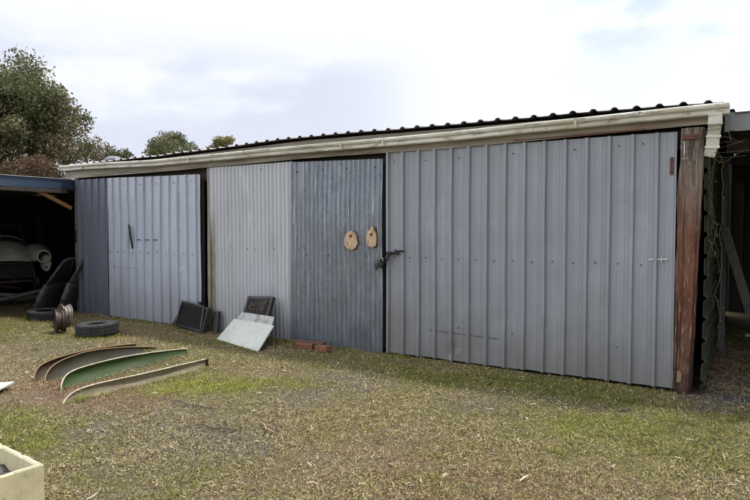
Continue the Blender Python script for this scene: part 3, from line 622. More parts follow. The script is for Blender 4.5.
# white boards
def quadboard(name,c,t,mat,label,cat,group):
    bl,br,tr,tl=[Vector(p) for p in c]; n=(br-bl).cross(tl-bl).normalized(); mb=MB(); k=14
    Pm=[[ (bl.lerp(br,i/k)).lerp(tl.lerp(tr,i/k),j/k)+n*(math.sin(i/k*3.1)*.008) for j in range(k+1)] for i in range(k+1)]
    mb.shell(Pm,tuple(-n*t),0,False); o=mb.build(name,mat); return tag(o,label,cat,group)
quadboard('white_board',[(-5.86,-.54,.01),(-4.77,-.82,.0),(-4.90,-.37,.27),(-5.62,-.42,.315)],.014,M['board_white'],'large chalky white board sloping from the grass up to the radiator','board',None)
quadboard('pale_sheet',[(-5.66,-.40,.24),(-4.93,-.39,.22),(-4.93,-.325,.385),(-5.54,-.345,.41)],.006,M['board_grey'],'small pale grey stained sheet tucked behind the large white board','board',None)
mb=MB(); mb.box((-.28,-.2,0),(.28,.2,.02),0,None,.004); o=mb.build('white_board',M['board_white']); o.location=(-5.68,-3.77,.035); o.rotation_euler=(R(2),R(-3),R(35)); tag(o,'flat white panel lying on the grass at the left edge','board')
# bricks
for (x,y,z,rz,ry,mt,lab) in ((-4.50,-.25,.045,8,0,'brickdark','dark flat brick against the door, left of the brick heap'),(-4.36,-.36,.04,28,3,'brick','orange end-on brick at front of the heap by the door'),(-4.06,-.34,.04,-8,-3,'brick','red brick at the right end of the heap by the door'),(-4.27,-.21,.045,4,2,'brickdark','dark mossy brick behind the others against the galvanised door')):
    mb=MB(); mb.box((-.115,-.055,-.038),(.115,.055,.038),0,None,.006); 
    if mt=='brick': 
        pass
    o=mb.build('brick',M[mt]); o.location=(x,y,z); o.rotation_euler=(0,R(ry),R(rz)); tag(o,lab,'brick','bricks heaped at the foot of the door')

# ------------------------------------------------------------------ tyres and rims
def tyre(R0,w,label,loc,rot,n=96):
    prof=[(R0-.155,-w*.36),(R0-.15,-w*.42),(R0-.08,-w*.5),(R0-.03,-w*.47),(R0-.005,-w*.40),(R0,-w*.3),(R0,-w*.21),(R0-.010,-w*.19),(R0-.010,-w*.14),(R0,-w*.12),(R0,-w*.02),(R0-.010,0),(R0,w*.02),(R0,w*.12),(R0-.010,w*.14),(R0-.010,w*.19),(R0,w*.21),(R0,w*.3),(R0-.005,w*.40),(R0-.03,w*.47),(R0-.08,w*.5),(R0-.15,w*.42),(R0-.155,w*.36),(R0-.13,w*.3),(R0-.03,w*.3),(R0-.02,0),(R0-.03,-w*.3),(R0-.13,-w*.3)]
    mb=MB(); mb.lathe(prof,n,fn=lambda k,j:(-.008 if (k%4==0 and j in (4,5,6,9,10,12,13,16,17,18)) else 0))
    o=mb.build('tyre',M['tyre'],None,35); o.location=loc; o.rotation_euler=rot; return tag(o,label,'tyre','old tyres lying in the yard')
tyre(.30,.19,'black tyre lying flat alone on the grass before the pale blue door',(-7.69,-1.25,.10),(R(1),R(-2),0))
tyre(.30,.17,'black tyre lying flat under the leaning car doors, behind the rims',(-9.98,-.82,.085),(R(2),0,1))
def rim(label,loc,rz,mt,tilt=0):
    e=empty('wheel_rim',loc,label,'wheel rim','steel rims standing by the tyres'); w=.17
    prof=[(.205,-w/2),(.213,-w/2+.004),(.211,-w/2+.016),(.19,-w/2+.022),(.185,-w/2+.05),(.155,-w/2+.06),(.155,w/2-.075),(.183,w/2-.06),(.188,w/2-.022),(.211,w/2-.016),(.213,w/2-.004),(.205,w/2)]
    prof=prof+[(r-.004,z) for r,z in prof[::-1]]
    MM=Matrix.Translation((0,0,.213))@Matrix.Rotation(rz,4,'Z')@Matrix.Rotation(R(90)+tilt,4,'Y')
    mb=MB(); mb.lathe(prof,48,M=MM); mb.build('barrel',mt,e,35)
    mb=MB(); mb.lathe([(.152,.01),(.13,.03),(.09,.045),(.07,.02),(.045,.02),(.045,.014),(.07,.014),(.09,.038),(.13,.022),(.152,.002)],40,M=MM)
    d=mb.build('disc',mt,e,35)
    for k in range(5):
        mb=MB(); a=k*2*math.pi/5; mb.tube([(.06*math.cos(a),.06*math.sin(a),.01),(.06*math.cos(a),.06*math.sin(a),.035)],.01,8,M=MM)
        mb.build('wheel_nut',M['black_iron'],d)
    return e
rim('rust brown steel rim standing upright, nearest of the two',(-8.36,-1.45,.0),R(68),M['rim']).scale=(.87,)*3
rim('pale flaking steel rim standing just behind the brown one',(-8.92,-1.07,.0),R(80),M['rimpale'],R(6)).scale=(.87,)*3

# ------------------------------------------------------------------ leaning car doors
def car_door(label,loc,head,lean,glass,mt):
    e=empty('salvaged_door_shell',loc,label,'car door','old car doors leaning by the shed corner')
    d=Vector((math.cos(head),math.sin(head),0)); s=Vector((math.cos(head-math.pi/2),math.sin(head-math.pi/2),0))
    up=(Vector((0,0,1))*math.cos(lean)+s*math.sin(lean)); nrm=d.cross(up)
    MM=Matrix(((d.x,up.x,nrm.x,0),(d.y,up.y,nrm.y,0),(d.z,up.z,nrm.z,0),(0,0,0,1)))
    # outer skin: closed curved panel
    outl=[(.03,0),(.86,0),(.92,.12),(.93,.62),(.05,.62),(.0,.30)]
    def ring(off,ins): 
        c=Vector((.46,.31,0)); return [Vector((c.x+(x-c.x)*ins,c.y+(y-c.y)*ins,off)) for x,y in outl]
    mb=MB(); rings=[ring(-.05,.97),ring(-.045,1),ring(.02,1),ring(.055,.93),ring(.07,.75)]; n=len(outl); V_=[v for r_ in rings for v in r_]; F_=[]
    for i in range(len(rings)-1):
        for k in range(n): F_.append((i*n+k,i*n+(k+1)%n,(i+1)*n+(k+1)%n,(i+1)*n+k))
    F_+= [tuple(range(n-1,-1,-1)),tuple(range((len(rings)-1)*n,len(rings)*n))]; mb.add(V_,F_,0,False,MM)
    pnl=mb.build('door_panel',mt,e)
    mb=MB(); mb.box((.66,.50,.065),(.80,.53,.095),0,MM,.006); mb.build('handle',M['galv'],pnl)
    fr=[(.05,.62),(.30,1.08),(.42,1.13),(.84,1.13),(.92,1.05),(.93,.62)]
    mb=MB()
    for a,b_ in zip(fr[:-1],fr[1:]): mb.tube([Vector((a[0],a[1],0)),Vector((b_[0],b_[1],0))],.028,8,M=MM)
    mb.tube([(.70,.62,0),(.66,1.12,0)],.014,8,M=MM); f_=mb.build('window_frame',mt,e)
    if glass:
        mb=MB(); mb.add([(x,y,-.004) for x,y in fr]+[(x,y,.002) for x,y in fr],[tuple(range(5,-1,-1)),tuple(range(6,12))],0,False,MM); mb.build('glass',glass,f_)
    return e
M['doorgrey']=surf('scuffed charcoal car paint',(.03,.031,.034),.38,0,[(7,ONE,.42,.65,(.10,.10,.10),.6),(25,ONE,.6,.7,(.02,.02,.02),.8)])
car_door('grey black car door leaning right, nearer of the two',(-10.50,-.80,.01),R(121),R(24),M['plastic_black'],M['doorgrey'])
car_door('second car door with greenish window, resting on the shed corner',(-10.30,-.42,.01),R(123),R(19),M['glassgreen'],M['doorgrey'])

# ------------------------------------------------------------------ curved guards on the grass
def guard(label,A,B,h,bulge,lean,mats,taper0=.12,endh=.4,hook=.10,t=.007,bend=0.0,cap=False):
    A=Vector((A[0],A[1],0));B=Vector((B[0],B[1],0)); d=(B-A); L=d.length; d.normalize(); s=Vector((-d.y,d.x,0))   # s points to -x side
    o=empty('curved_guard',tuple(A),label,'mudguard','curved guards lying on the grass')
    Pm=[];top=[];K=40;J=8
    for i in range(K+1):
        u=i/K; hh=h*(1-math.exp(-u/taper0))*(1-(1-endh)*max(0,(u-.35)/.65)**1.6)
        hook_=hook*math.exp(-u/.06)
        row=[]
        for j in range(J+1):
            v=j/J; z=-.01+hh*v; off=lean*v*hh+bulge*math.sin(v*math.pi)*min(1,hh/h)+bend*math.sin(u*math.pi)-hook_*(1-v)*0
            off+=(float(vnoise(np.array([u*9.+h*50]),np.array([v*2.]),61)[0])-.5)*.016; p=Vector((0,0,0))+d*(L*u)+s*off+Vector((0,0,z))-s*hook_*.6
            row.append(p)
        Pm.append(row); top.append(row[-1].copy())
    mb=MB(); mb.shell(Pm,tuple(s*t),0,True); mb.build('guard_skin',mats[0],o)
    mb=MB(); mb.tube([p+Vector((0,0,.002)) for p in top],.008,6); mb.tube([Pm[0][0]+Vector((0,0,.002)),Pm[0][4],Pm[0][8]],.007,6); mb.build('rolled_edge',mats[1],o)
    if cap:
        e=Pm[-1]; mb=MB(); mb.shell([[p,p+s*(-.03)+d*.0] for p in e],tuple(d*.012),0,False); mb.build('end_cap',M['mg_brown'],o)
    return o
guard('orange brown curved guard, furthest left and rear of the four',(-5.72,-3.22),(-6.25,-1.55),.165,.035,.5,(M['mg_brown'],M['mg_lit_edge_tan']),taper0=.07,endh=.45)
guard('dark olive curved guard with pale lit rim between brown and green ones',(-5.53,-3.22),(-6.04,-1.42),.195,.04,.5,(M['mg_olive'],M['mg_lit_edge_tan']),taper0=.09,endh=.15)
guard('bright green curved guard',(-5.12,-3.26),(-5.40,-1.40),.165,.04,.6,(M['mg_green'],M['mg_lit_edge_pale']),taper0=.055,endh=.45)
guard('cream tan curved guard with brown end cap, nearest of the four',(-4.66,-3.50),(-4.60,-1.80),.118,.025,.3,(M['mg_cream'],M['mg_lit_edge_pale']),taper0=.06,endh=.95,cap=True,bend=-.03)

# ------------------------------------------------------------------ foam box bottom left
fb=empty('foam_box',(-3.1,-5.15,0),'open cream foam box with dirt inside at the lower left','box')
def wallbox(a,b_,name='box_wall'): 
    bm=bmesh.new(); bmesh.ops.create_cube(bm,size=1)
    for v in bm.verts: v.co=Vector([(a[i]+b_[i])/2+v.co[i]*(b_[i]-a[i]) for i in range(3)])
    bmesh.ops.bevel(bm,geom=bm.edges[:],offset=.006,segments=2,affect='EDGES')
    bmesh.ops.subdivide_edges(bm,edges=[e for e in bm.edges if e.calc_length()>.2],cuts=26,use_grid_fill=True)
    for v in bm.verts:
        q=v.co; k=float(vnoise(np.array([q.x*23+q.y*31]),np.array([q.z*4.]),71)[0]); top_=max(0,(q.z-.285)/.015)
        v.co.z-=top_*(.004*k+(.016 if k>.80 else 0)); v.co.x+=(k-.5)*.0025; v.co.y+=(float(vnoise(np.array([q.y*17]),np.array([q.x*19]),73)[0])-.5)*.0025
    bm.verts.index_update(); mb=MB(); mb.add([v.co.copy() for v in bm.verts],[[v.index for v in f.verts] for f in bm.faces]); bm.free(); return mb.build(name,M['foam'],fb)
hx,hy,hz,t=.42,.50,.30,.032
wallbox((hx-t,-hy,0),(hx,hy,hz)); wallbox((-hx,-hy,0),(-hx+t,hy,hz-.002)); wallbox((-hx+t+.001,hy-t,.0),(hx-t-.001,hy,hz-.001)); wallbox((-hx+t+.001,-hy,.0),(hx-t-.001,-hy+t,hz-.001))
mb=MB(); mb.box((-hx+t+.001,-hy+t+.001,.003),(hx-t-.001,hy-t-.001,.03)); mb.build('box_base',M['foam'],fb)
mb=MB(); Pm=[[Vector((lerp(-hx+t+.003,hx-t-.003,i/24),lerp(-hy+t+.003,hy-t-.003,j/24),(.17+.05*float(vnoise(np.array([i*.5]),np.array([j*.5]),4)[0])))) for j in range(25)] for i in range(25)]
mb.grid(Pm,0,False); o=mb.build('soil_fill',surf('dark damp soil',(.06,.055,.05),.9,0,[(20,ONE,.5,.6,(.16,.15,.14),.8)],(40,.8,.02)),fb)
fb.rotation_euler=(0,0,R(-3)); 

# ------------------------------------------------------------------ left lean-to
lt=empty('lean_to',(-13,-.5,0),'dark open lean-to with blue steel fascia at the left of the shed','lean-to shed')
mb=MB(); mb.bar((-10.41,-.03,2.475),(-10.10,-4.6,2.43),.05,.18); sh(mb,'fascia_beam',M['blue_beam'],lt)
mb=MB(); mb.bar((-10.41,-.03,2.575),(-10.10,-4.6,2.53),.09,.012); sh(mb,'flashing',M['beam_cap'],lt)
mb=MB(); mb.bar((-10.42,-.06,2.02),(-10.36,-.88,2.40),.035,.07); sh(mb,'knee_brace',M['brace'],lt)
mb=MB(); pr=[(x,h) for x,h in rib_profile(-4.6,3.2,.2,swage=False)]
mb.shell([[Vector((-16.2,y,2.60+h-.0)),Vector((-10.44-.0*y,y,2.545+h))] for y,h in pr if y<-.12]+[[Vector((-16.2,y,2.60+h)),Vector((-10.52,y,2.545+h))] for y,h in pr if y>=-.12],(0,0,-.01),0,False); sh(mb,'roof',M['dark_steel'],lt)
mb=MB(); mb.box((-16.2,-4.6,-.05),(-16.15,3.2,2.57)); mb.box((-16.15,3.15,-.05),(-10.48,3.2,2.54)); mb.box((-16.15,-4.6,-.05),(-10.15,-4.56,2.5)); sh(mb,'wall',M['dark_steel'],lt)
mb=MB(); 
for y in (.4,2.0): mb.box((-16.1,y,2.38),(-10.5,y+.05,2.50))
mb.box((-10.6,-4.5,2.3),(-10.3,-.2,2.37)); sh(mb,'rafter',M['dark_timber'],lt)
for x in (-12.6,-14.9): mb=MB(); mb.box((x,1.55,0),(x+.1,1.65,2.4)); sh(mb,'post',M['dark_timber'],lt)

# ------------------------------------------------------------------ old car shell in the lean-to
car=empty('car_shell',(-13.13,.06,0),'grey green old car body shell, headlight out, propped in the dark lean-to','car',rz=R(-20))
def ell(mb,c,r,zmin=-1,nu=40,nv=24,pw=1.0):
    Pm=[]
    for i in range(nu+1):
        a=2*math.pi*i/nu; row=[]
        for j in range(nv+1):
            ph=math.pi/2*(1-j/nv*1.0) if zmin>=0 else math.pi/2-math.pi*j/nv
            row.append(Vector((c[0]+r[0]*math.cos(ph)*math.cos(a),c[1]+r[1]*math.cos(ph)*math.sin(a),c[2]+r[2]*math.sin(ph))))
        Pm.append(row)
    mb.grid(Pm,0,True)
mb=MB(); Pm=[]
for i in range(25):   # bonnet surface: nose to scuttle
    u=i/24; x=.06-1.15*u; w=lerp(.40,.52,u); top=.93+.42*math.sin(min(1,u*1.25)*math.pi/2)**.8; row=[]
    for j in range(25):
        a=math.pi*j/24; row.append(Vector((x-.06*math.sin(a)*0,w*math.cos(a)*1.02,.88+(top-.88)*math.sin(a)**.6)))
    Pm.append(row)
mb.shell(Pm,(0,0,-.012)); bon=sh(mb,'bonnet',M['car'],None) if False else mb.build('bonnet',M['car'],car)
mb=MB(); mb.tube([(.065,.41,.885),(.085,.2,.875),(.09,0,.87),(.085,-.2,.875),(.065,-.41,.885)],.014,8); mb.build('bonnet_lip',M['redrust'],bon)
for sg in (1,-1):
    mb=MB(); Pm=[]
    for i in range(29):
        u=i/28; x=.12-1.5*u; r_=lerp(.158,.33,min(1,u*1.6)**.8); zc=1.0+.02*math.sin(u*math.pi)-.10*u-(.3*max(0,u-.6)); row=[]
        for j in range(25):
            a=lerp(-.35,math.pi+.5,j/24)
            rr=r_*(1 if u>.02 else .96); row.append(Vector((x,sg*(.66-.06*u)+rr*.95*math.cos(a)*(1 if 1 else 0),zc+rr*math.sin(a))))
        Pm.append(row)
    mb.shell(Pm,(0,0,-.01)); fe=mb.build('fender',M['car'],car)
    # headlight bowl face with a round hole and lower ear
    mb=MB(); MM=Matrix.Translation((.125,sg*.66,1.0))@Matrix.Rotation(R(90),4,'Y')
    mb.lathe([(.112,.012),(.118,.024),(.135,.024),(.152,.008),(.158,-.02),(.150,-.03),(.112,-.03),(.108,-.12),(.112,-.12)],36,M=MM); mb.build('headlight_ring',M['car'],fe)
    mb=MB(); mb.lathe([(0.001,-.045),(.1125,-.045),(.1125,-.035),(0.001,-.035)],24,M=MM); mb.build('headlight_hole_dark',M['core'],fe)  # black disc paints the dark inside the empty headlight opening
    mb=MB(); n=20; MM2=Matrix.Translation((.105,sg*.70,.85))
    pts=[(.105*math.cos(a)*(1.0),.19*math.sin(a)) for a in [2*math.pi*k/n for k in range(n)]]
    mb.add([(0,x,z) for x,z in pts]+[(-.03,x*1.05,z*1.05) for x,z in pts]+[(-.12,x*1.0,z) for x,z in pts],[tuple(range(n))]+[(k,(k+1)%n,n+(k+1)%n,n+k) for k in range(n)]+[(n+k,n+(k+1)%n,2*n+(k+1)%n,2*n+k) for k in range(n)],0,True,MM2)
    mb.build('fender_apron',M['car'],fe)
    mb=MB(); mb.lathe([(.001,.006),(.022,.006),(.022,.002),(.001,.002)],14,M=Matrix.Translation((.107,sg*.71,.76))@Matrix.Rotation(R(90),4,'Y')); mb.build('indicator_hole_dark',M['core'],fe)  # black disc paints the dark of a small opening in the apron
mb=MB(); mb.box((-.9,-.5,.50),(-.25,.5,.86)); mb.build('inner_bay',M['core'],car)
mb=MB(); Pm=[]
for i in range(17):
    u=i/16; x=-1.15-2.2*u; w=.56-.1*u; top=1.25+.25*math.sin(min(1,.25+u*.9)*math.pi)**.5; row=[Vector((x,w*math.cos(math.pi*j/20),.75+(top-.75)*math.sin(math.pi*j/20)**.5)) for j in range(21)]; Pm.append(row)
mb.shell(Pm,(0,0,-.012)); mb.build('cabin',M['car'],car)
mb=MB()
for sg in (1,-1): mb.bar((-1.08,sg*.40,1.28),(-1.30,sg*.36,1.70),.05,.03)
mb.bar((-1.30,-.38,1.70),(-1.30,.38,1.70),.04,.03); wf=mb.build('windscreen_frame',M['dark_timber'],car)
mb=MB(); mb.bar((-1.09,-.22,1.32),(-1.28,-.22,1.68),.34,.01,up=(1,0,0)); mb.build('cover_panel',M['teal'],wf)
# red axle frame under the shell
fr=empty('axle_frame',(-12.9,-.1,0),'rusty red axle frame resting on timbers beneath the car shell','axle',rz=R(-20))
mb=MB()
for (a,b_,r_) in (((.3,-1.0,.42),(.25,.55,.50),.03),((.1,-1.0,.56),(.15,.5,.60),.022),((.3,-.5,.42),(.1,-.4,.58),.02),((.28,.1,.46),(.12,.12,.60),.02),((.25,.5,.28),(.2,.5,.72),.02),((.4,-.9,.50),(.42,.2,.36),.018)): mb.tube([a,Vector(a).lerp(Vector(b_),.5)+Vector((0,0,.02)),b_],r_,8)
mb.build('frame_rail',M['redrust'],fr)
mb=MB(); mb.lathe([(.05,-.03),(.10,-.03),(.10,.03),(.05,.03)],20,M=Matrix.Translation((.26,.55,.48))@Matrix.Rotation(R(90),4,'X')); mb.build('brake_drum',M['rim'],fr)
for (a,b_,lab) in (((-12.6,-1.2,.36),(-12.30,.62,.12),'grey timber prop sloping down right under the car shell'),((-12.5,-1.1,.06),(-12.15,.5,.34),'grey timber prop sloping up right under the car shell'),((-12.75,-.9,.10),(-12.7,.85,.10),'low grey timber bearer lying behind the props')):
    mb=MB(); mb.bar(a,b_,.09,.06,0,bev=.004); o=mb.build('timber_prop',M['greywood']); tag(o,lab,'timber','timbers under the car shell')

# ------------------------------------------------------------------ right lean-to
rt_=empty('side_shelter',(2,3,0),'dark open shelter with grey roof edge at the right of the shed','shelter')
mb=MB(); mb.shell([[Vector((x,.20,2.545+h*.2)),Vector((x,.24,2.725+h*.4))] for x,h in rib_profile(.415,4.2,.19,swage=False)],(0,.01,.0),0,False); sh(mb,'fascia_sheet',M['greyfascia'],rt_)
mb=MB(); mb.shell([[Vector((x,.22,2.73+h)),Vector((x,7.,2.95+h))] for x,h in rib_profile(.415,4.2,.19,swage=False)],(0,0,-.006),0,False); sh(mb,'roof',M['greyfascia'],rt_)
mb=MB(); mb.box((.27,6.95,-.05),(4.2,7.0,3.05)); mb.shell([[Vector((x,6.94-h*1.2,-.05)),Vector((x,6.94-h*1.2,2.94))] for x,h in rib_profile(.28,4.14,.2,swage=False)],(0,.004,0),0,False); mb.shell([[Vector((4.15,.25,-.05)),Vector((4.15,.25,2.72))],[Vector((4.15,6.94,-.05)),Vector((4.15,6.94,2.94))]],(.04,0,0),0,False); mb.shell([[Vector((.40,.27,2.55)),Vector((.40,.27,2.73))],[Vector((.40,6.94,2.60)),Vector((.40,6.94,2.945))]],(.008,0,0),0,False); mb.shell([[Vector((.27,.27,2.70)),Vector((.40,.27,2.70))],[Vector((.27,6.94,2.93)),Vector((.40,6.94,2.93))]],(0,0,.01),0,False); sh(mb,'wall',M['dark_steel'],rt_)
mb=MB(); mb.box((.42,.75,2.40),(4.1,.83,2.53)); 
for y in (1.6,3.2,5.): mb.box((.42,y,2.5),(4.1,y+.06,2.62))
sh(mb,'rafter',M['dark_timber'],rt_)
mb=MB(); mb.box((.335,2.2,-.02),(.40,2.27,2.5),0,None,.006); sh(mb,'post',M['darkgrey'],rt_)
mb=MB(); mb.box((4.0,.26,-.02),(4.1,.36,2.4),0,None,.006); sh(mb,'post',M['greywood'],rt_)
mb=MB(); mb.bar((.38,2.0,1.62),(.68,1.95,.55),.10,.03,up=(0,1,0),bev=.003); o=mb.build('leaning_plank',M['darkgrey']); tag(o,'grey plank leaning diagonally in the dark right shelter','plank')
mb=MB(); mb.box((-.2,-.04,-.02),(.2,.04,.02),0,None,.004); o=mb.build('white_offcut',M['board_white']); o.location=(.82,3.9,.03); tag(o,'small white offcut lying in the dark right shelter','offcut')
# junk heap of black plastic beside the post
mb=MB(); K=40; Pm=[]
for i in range(K+1):
    row=[]
    for j in range(K+1):
        u=i/K*2-1; v=j/K*2-1; rr=max(0,1-(u*u+v*v)); x=.60+u*.24; y=.05+v*.13
        row.append(Vector((x,y,-.02+.055*rr**.5*(.4+1.2*float(vnoise(np.array([x*14]),np.array([y*14]),3)[0])))))
    Pm.append(row)
mb.grid(Pm,0,False); o=mb.build('plastic_scrap',M['junk']); tag(o,'crumpled shiny black plastic scrap on the ground by the corner post','scrap')
# dry stalks on the dark floor near the post
mb=MB(); rs=random.Random(9)
for k in range(260):
    x=rs.uniform(.30,.62); y=rs.uniform(.15,2.6)**1.0; a=rs.uniform(0,6.28); l=rs.uniform(.05,.22); z=rs.uniform(.01,.06)
    mb.tube([(x,y,z),(x+math.cos(a)*l*.5,y+math.sin(a)*l*.5,z+rs.uniform(.0,.07)),(x+math.cos(a)*l,y+math.sin(a)*l,z+rs.uniform(-.01,.03))],rs.uniform(.0015,.004),4)
o=mb.build('dry_stalks',surf('dry brown stalks',(.22,.15,.10),.9)); tag(o,'tangle of dry brown stalks on the floor beside the mossy side wall','dead stalks',None,'stuff')

# ------------------------------------------------------------------ climbing vine on the side
vn=empty('climbing_vine',(.33,.0,0),'thin creeper with small leaves hanging below the broken downpipe','vine')
mb=MB(); rs=random.Random(12); LV=[]
for k in range(9):
    x=.30+rs.uniform(-.02,.05); y=.0+rs.uniform(-.03,.06); z=2.38; pts=[]
    end=rs.uniform(.6,2.0)
    while z>2.38-end: pts.append((x,y,z)); LV.append((x,y,z)); x=min(.42,max(.30,x+rs.uniform(-.03,.03))); y=min(.1,max(-.06,y+rs.uniform(-.03,.03))); z-=rs.uniform(.04,.09)
    if len(pts)>2: mb.tube([(px-.33,py,pz) for px,py,pz in pts],rs.uniform(.0015,.0035),4)
for k in range(6):
    a=(.34,-.02,2.42-.03*k); mb.tube([(a[0]-.33,a[1],a[2]),(a[0]-.33+.08,a[1]+.05,a[2]+.06-.02*k),(a[0]-.33+.2+rs.uniform(0,.15),a[1]+.1,a[2]+rs.uniform(-.06,.08))],.002,4)
mb.build('vine_stem',surf('vine stem',(.07,.065,.04),.8),vn)
def leafcloud(name,pts,size,cols,mat,parent=None,jit=.25,aspect=.55):
    pts=np.asarray(pts,float); n=len(pts); d=RNG.normal(0,1,(n,3)); d/=np.linalg.norm(d,axis=1)[:,None]; e=np.cross(d,RNG.normal(0,1,(n,3))); e/=np.linalg.norm(e,axis=1)[:,None]; nn=np.cross(d,e)
    s=size*RNG.uniform(.6,1.4,(n,1)); V=np.zeros((n,4,3)); V[:,0]=pts-d*s*.5; V[:,1]=pts+e*s*aspect*.5+nn*s*.08; V[:,2]=pts+d*s*.5; V[:,3]=pts-e*s*aspect*.5+nn*s*.08
    o=(np.arange(n)*4)[:,None]; F=o+np.array([0,1,2,3]); c=np.repeat(cols,4,0)
    return np_mesh(name,V.reshape(-1,3),[F],[mat],c,parent)
LV=np.array(LV); LV=LV+RNG.normal(0,.02,LV.shape); LV[:,0]-=.33
leafcloud('vine_leaves',LV,.028,pal([(.05,.065,.02),(.09,.09,.035),(.04,.045,.02)],len(LV)),M['leaf'],vn)

# ------------------------------------------------------------------ trees
def tree(name,label,cat,base,H,crown,rad,nb,nl,size,cols,group=None,trunk=.2,seed=1,br=(.55,1.0),tcol=None,lowest=.3):
    rs=np.random.default_rng(seed); e=empty(name,(base[0],base[1],0),label,cat,group)
    cz=crown; blobs=[]
    while len(blobs)<nb:
        p=rs.uniform(-1,1,3)
        q=np.linalg.norm(p); 
        if q>1 or q<.35: continue
        blobs.append(np.array([p[0]*rad[0],p[1]*rad[1],cz+p[2]*rad[2]]))
    mb=MB(); mb.tube([(0,0,-.1),(rs.uniform(-.2,.2),rs.uniform(-.2,.2),H*.25),(rs.uniform(-.3,.3),rs.uniform(-.3,.3),H*.5),(0,0,H*.78)],[trunk,trunk*.8,trunk*.55,trunk*.15],8)
    mb.build('trunk',M['bark'],e)
    mb=MB()
    for bl in blobs[:min(nb,46)]:
        z0=max(H*.15,min(H*.6,bl[2]-rad[2]*.6-.3)); s_=Vector((0,0,z0)); t_=Vector(bl); m_=s_.lerp(t_,.5)+Vector((rs.uniform(-.2,.2),rs.uniform(-.2,.2),-.12*(t_-s_).length))
        mb.tube([s_,m_,t_],[trunk*.3,trunk*.16,trunk*.04],5)
        for q in range(3):
            t2=t_+Vector(rs.normal(0,.22,3)); mb.tube([m_.lerp(t_,.5),t2],[trunk*.08,trunk*.03],4)
    mb.build('branches',M['bark'],e)
    per=nl//nb; pts=[];cc=[]
    for bl in blobs:
        r0=rs.uniform(*br); q=rs.normal(0,1,(per,3)); q/=np.linalg.norm(q,axis=1)[:,None]; rr=r0*rs.uniform(.15,1,(per,1))**.5
        # twigs: pull leaves into small sprays
        sp=rs.normal(0,1,(max(3,per//14),3)); sp/=np.linalg.norm(sp,axis=1)[:,None]; sp*=r0*rs.uniform(.3,1.1,(len(sp),1))
        own=sp[rs.integers(0,len(sp),per)]+rs.normal(0,r0*.16,(per,3))
        p_=np.where(rs.uniform(0,1,(per,1))<.7,own,q*rr*1.15); p_[:,2]*=.8; pts.append(bl+p_)
        base_=np.array(cols[rs.integers(0,len(cols))]); mixc=np.array(cols)[rs.integers(0,len(cols),per)]
        c_=.6*base_+.4*mixc; cc.append(c_*(1+rs.normal(0,.22,(per,1))))
    pts=np.concatenate(pts); cc=np.clip(np.concatenate(cc),.006,.6)
    leafcloud('crown',pts,size,cc,M['leaf'],e); return e
olive=[(.12,.14,.06),(.155,.165,.08),(.09,.105,.05),(.175,.17,.09),(.19,.15,.09),(.12,.13,.06)]
tree('broadleaf_tree','tall olive green tree with brownish tips rising behind the lean-to','tree',(-25.9,5.55),8.8,5.2,(3.9,3.9,3.4),170,120000,.125,olive,trunk=.24,seed=3,br=(.5,.95))
tree('broadleaf_tree','slimmer dark green tree at the left edge behind the large one','tree',(-30.5,3.2),8,4.6,(4.,4.,3.0),60,24000,.17,[(.04,.055,.025),(.06,.07,.03),(.08,.07,.04)],trunk=.2,seed=8,br=(.7,1.1))
tree('shrub','reddish brown bush between the large tree and the shed roof','bush',(-20.6,4.6),3.9,3.0,(1.5,1.7,1.25),26,9000,.10,[(.12,.06,.045),(.16,.09,.06),(.08,.06,.035),(.09,.08,.04)],trunk=.07,seed=5,br=(.4,.6))
tree('shrub','dark dusty bush low behind the blue beam of the lean-to','bush',(-21.,1.2),3.9,2.9,(1.8,2.0,1.1),26,8000,.10,[(.06,.055,.035),(.10,.07,.05),(.05,.06,.03)],trunk=.07,seed=6,br=(.4,.7))
tree('broadleaf_tree','rounded grey green tree top seen over the left end of the roof','tree',(-32.6,19.9),8.0,6.75,(2.0,2.0,1.25),42,14000,.125,[(.13,.155,.07),(.17,.185,.09),(.09,.11,.05),(.21,.20,.11)],trunk=.18,seed=13,br=(.4,.65))
tree('broadleaf_tree','small yellowish tree top beside the rounded grey green one','tree',(-31.4,23.1),8.0,7.55,(.95,.95,.75),16,6500,.115,[(.24,.22,.07),(.28,.25,.09),(.16,.17,.06)],trunk=.14,seed=15,br=(.28,.42))
tree('shrub','small pale bush tips showing over the roof near the vent','bush',(-26.6,11.8),5.9,5.25,(1.2,1.2,.55),12,2200,.12,[(.12,.13,.07),(.08,.09,.04)],trunk=.07,seed=17,br=(.3,.45))

# ------------------------------------------------------------------ sticks on the grass
rs=random.Random(31)
for (x,y,l,a,lab) in ((-2.9,-3.2,.42,.3,'long brown stick lying in the foreground left of centre'),(-2.55,-3.0,.28,-.35,'short pale curled bark piece beside the foreground stick'),(-.25,-.95,.2,1.1,'thin dark twig in the green grass before the right door'),(-3.55,-2.9,.5,.1,'thin grey stick on bare ground between guards and foreground')):
    mb=MB(); pts=[]; 
    for k in range(7):
        t=k/6-.5; pts.append((x+math.cos(a)*l*t,y+math.sin(a)*l*t+.02*math.sin(k*1.3),.03+.01*math.sin(k*2.)))
    mb.tube(pts,[.004,.008,.009,.009,.008,.006,.003],6); o=mb.build('stick',surf('stick bark',(.28,.2,.13) if 'pale' in lab else (.12,.09,.065),.9)); tag(o,lab,'stick')

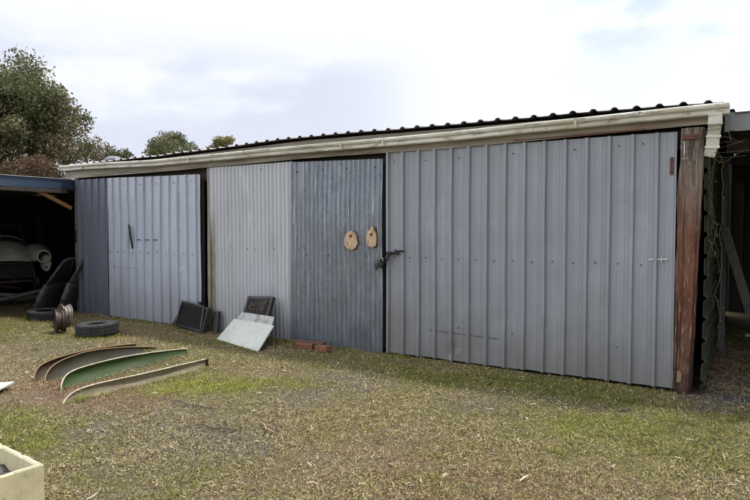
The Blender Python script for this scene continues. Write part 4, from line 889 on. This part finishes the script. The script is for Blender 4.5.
# ------------------------------------------------------------------ world and sun
SE,SA=R(67),R(50)    # elevation, heading of the sun (behind and right of the shed)
w=bpy.data.worlds.new('World'); scn.world=w; w.use_nodes=True; nt=w.node_tree; nt.nodes.clear()
out=N(nt,'ShaderNodeOutputWorld'); sky=N(nt,'ShaderNodeTexSky'); sky.sky_type='NISHITA'; sky.sun_disc=False
sky.sun_elevation=SE; sky.sun_rotation=R(90)-SA; sky.dust_density=2.; sky.air_density=1.2
bg=N(nt,'ShaderNodeBackground'); bg.inputs[1].default_value=.12; nt.links.new(sky.outputs[0],bg.inputs[0])
tc=N(nt,'ShaderNodeTexCoord')
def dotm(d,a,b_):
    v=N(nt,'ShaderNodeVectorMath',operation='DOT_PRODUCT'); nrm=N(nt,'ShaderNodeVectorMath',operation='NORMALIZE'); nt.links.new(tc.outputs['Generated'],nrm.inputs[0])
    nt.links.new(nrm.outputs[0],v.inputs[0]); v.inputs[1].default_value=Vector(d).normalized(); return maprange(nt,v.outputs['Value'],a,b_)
mp=N(nt,'ShaderNodeMapping'); mp.inputs['Scale'].default_value=(1,1,2.6); nt.links.new(tc.outputs['Generated'],mp.inputs[0])
def wn(sc,loc,detail=5):
    z=N(nt,'ShaderNodeTexNoise'); z.inputs['Scale'].default_value=sc; z.inputs['Detail'].default_value=detail; z.inputs['Roughness'].default_value=.5
    m2=N(nt,'ShaderNodeVectorMath',operation='ADD'); nt.links.new(mp.outputs[0],m2.inputs[0]); m2.inputs[1].default_value=loc; nt.links.new(m2.outputs[0],z.inputs['Vector']); return z.outputs['Fac']
n1=wn(3.2,(1.3,.4,2.1)); n2=wn(2.4,(5.3,3.4,.1))
xyzw=N(nt,'ShaderNodeSeparateXYZ'); nt.links.new(tc.outputs['Generated'],xyzw.inputs[0])
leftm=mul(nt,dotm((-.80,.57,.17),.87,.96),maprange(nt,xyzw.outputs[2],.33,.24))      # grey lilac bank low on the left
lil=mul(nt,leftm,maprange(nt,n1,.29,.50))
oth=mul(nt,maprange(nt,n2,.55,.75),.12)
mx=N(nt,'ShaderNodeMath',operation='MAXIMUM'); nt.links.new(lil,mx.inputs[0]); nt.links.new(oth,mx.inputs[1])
lowv=mul(nt,dotm((-.54,.84,.1),.15,.6),maprange(nt,xyzw.outputs[2],.62,.36))   # sky in view dimmed; the unseen rest is kept brighter to light the doors
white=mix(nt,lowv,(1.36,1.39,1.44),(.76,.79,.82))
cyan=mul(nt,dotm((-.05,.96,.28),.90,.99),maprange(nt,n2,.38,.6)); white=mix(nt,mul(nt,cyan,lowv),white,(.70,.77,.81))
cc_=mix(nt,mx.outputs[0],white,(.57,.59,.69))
cc_=mix(nt,mul(nt,dotm((.92,-.38,.1),.1,.8),.9),cc_,(.36,.38,.42))  # unseen sky behind right, darkened to put shade on the door rib flanks
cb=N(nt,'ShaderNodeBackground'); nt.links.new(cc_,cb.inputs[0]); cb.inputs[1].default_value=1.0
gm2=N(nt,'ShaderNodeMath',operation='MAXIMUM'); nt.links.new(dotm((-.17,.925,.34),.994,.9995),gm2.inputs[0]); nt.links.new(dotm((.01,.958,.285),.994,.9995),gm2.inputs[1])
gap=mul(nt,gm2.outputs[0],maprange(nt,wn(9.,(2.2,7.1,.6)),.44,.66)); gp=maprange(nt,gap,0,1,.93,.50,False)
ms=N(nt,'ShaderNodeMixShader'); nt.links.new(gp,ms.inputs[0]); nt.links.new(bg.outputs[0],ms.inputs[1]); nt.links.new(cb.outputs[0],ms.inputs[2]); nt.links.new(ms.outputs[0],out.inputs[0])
su=bpy.data.lights.new('sun','SUN'); su.energy=2.7; su.angle=R(5); su.color=(1,.95,.87)
so=bpy.data.objects.new('sun',su); COL.objects.link(so); dv=Vector((math.cos(SE)*math.cos(SA),math.cos(SE)*math.sin(SA),math.sin(SE)))
so.rotation_euler=dv.to_track_quat('Z','Y').to_euler()
scn.view_settings.view_transform='Standard'; scn.view_settings.look='None'; scn.view_settings.exposure=.48; scn.view_settings.gamma=1
scn.view_settings.use_curve_mapping=False
scn.render.engine='CYCLES'; scn.cycles.max_bounces=6; scn.cycles.use_denoising=True; scn.cycles.denoising_prefilter='NONE'; scn.cycles.filter_width=1.15
scn.render.resolution_x=1024; scn.render.resolution_y=683
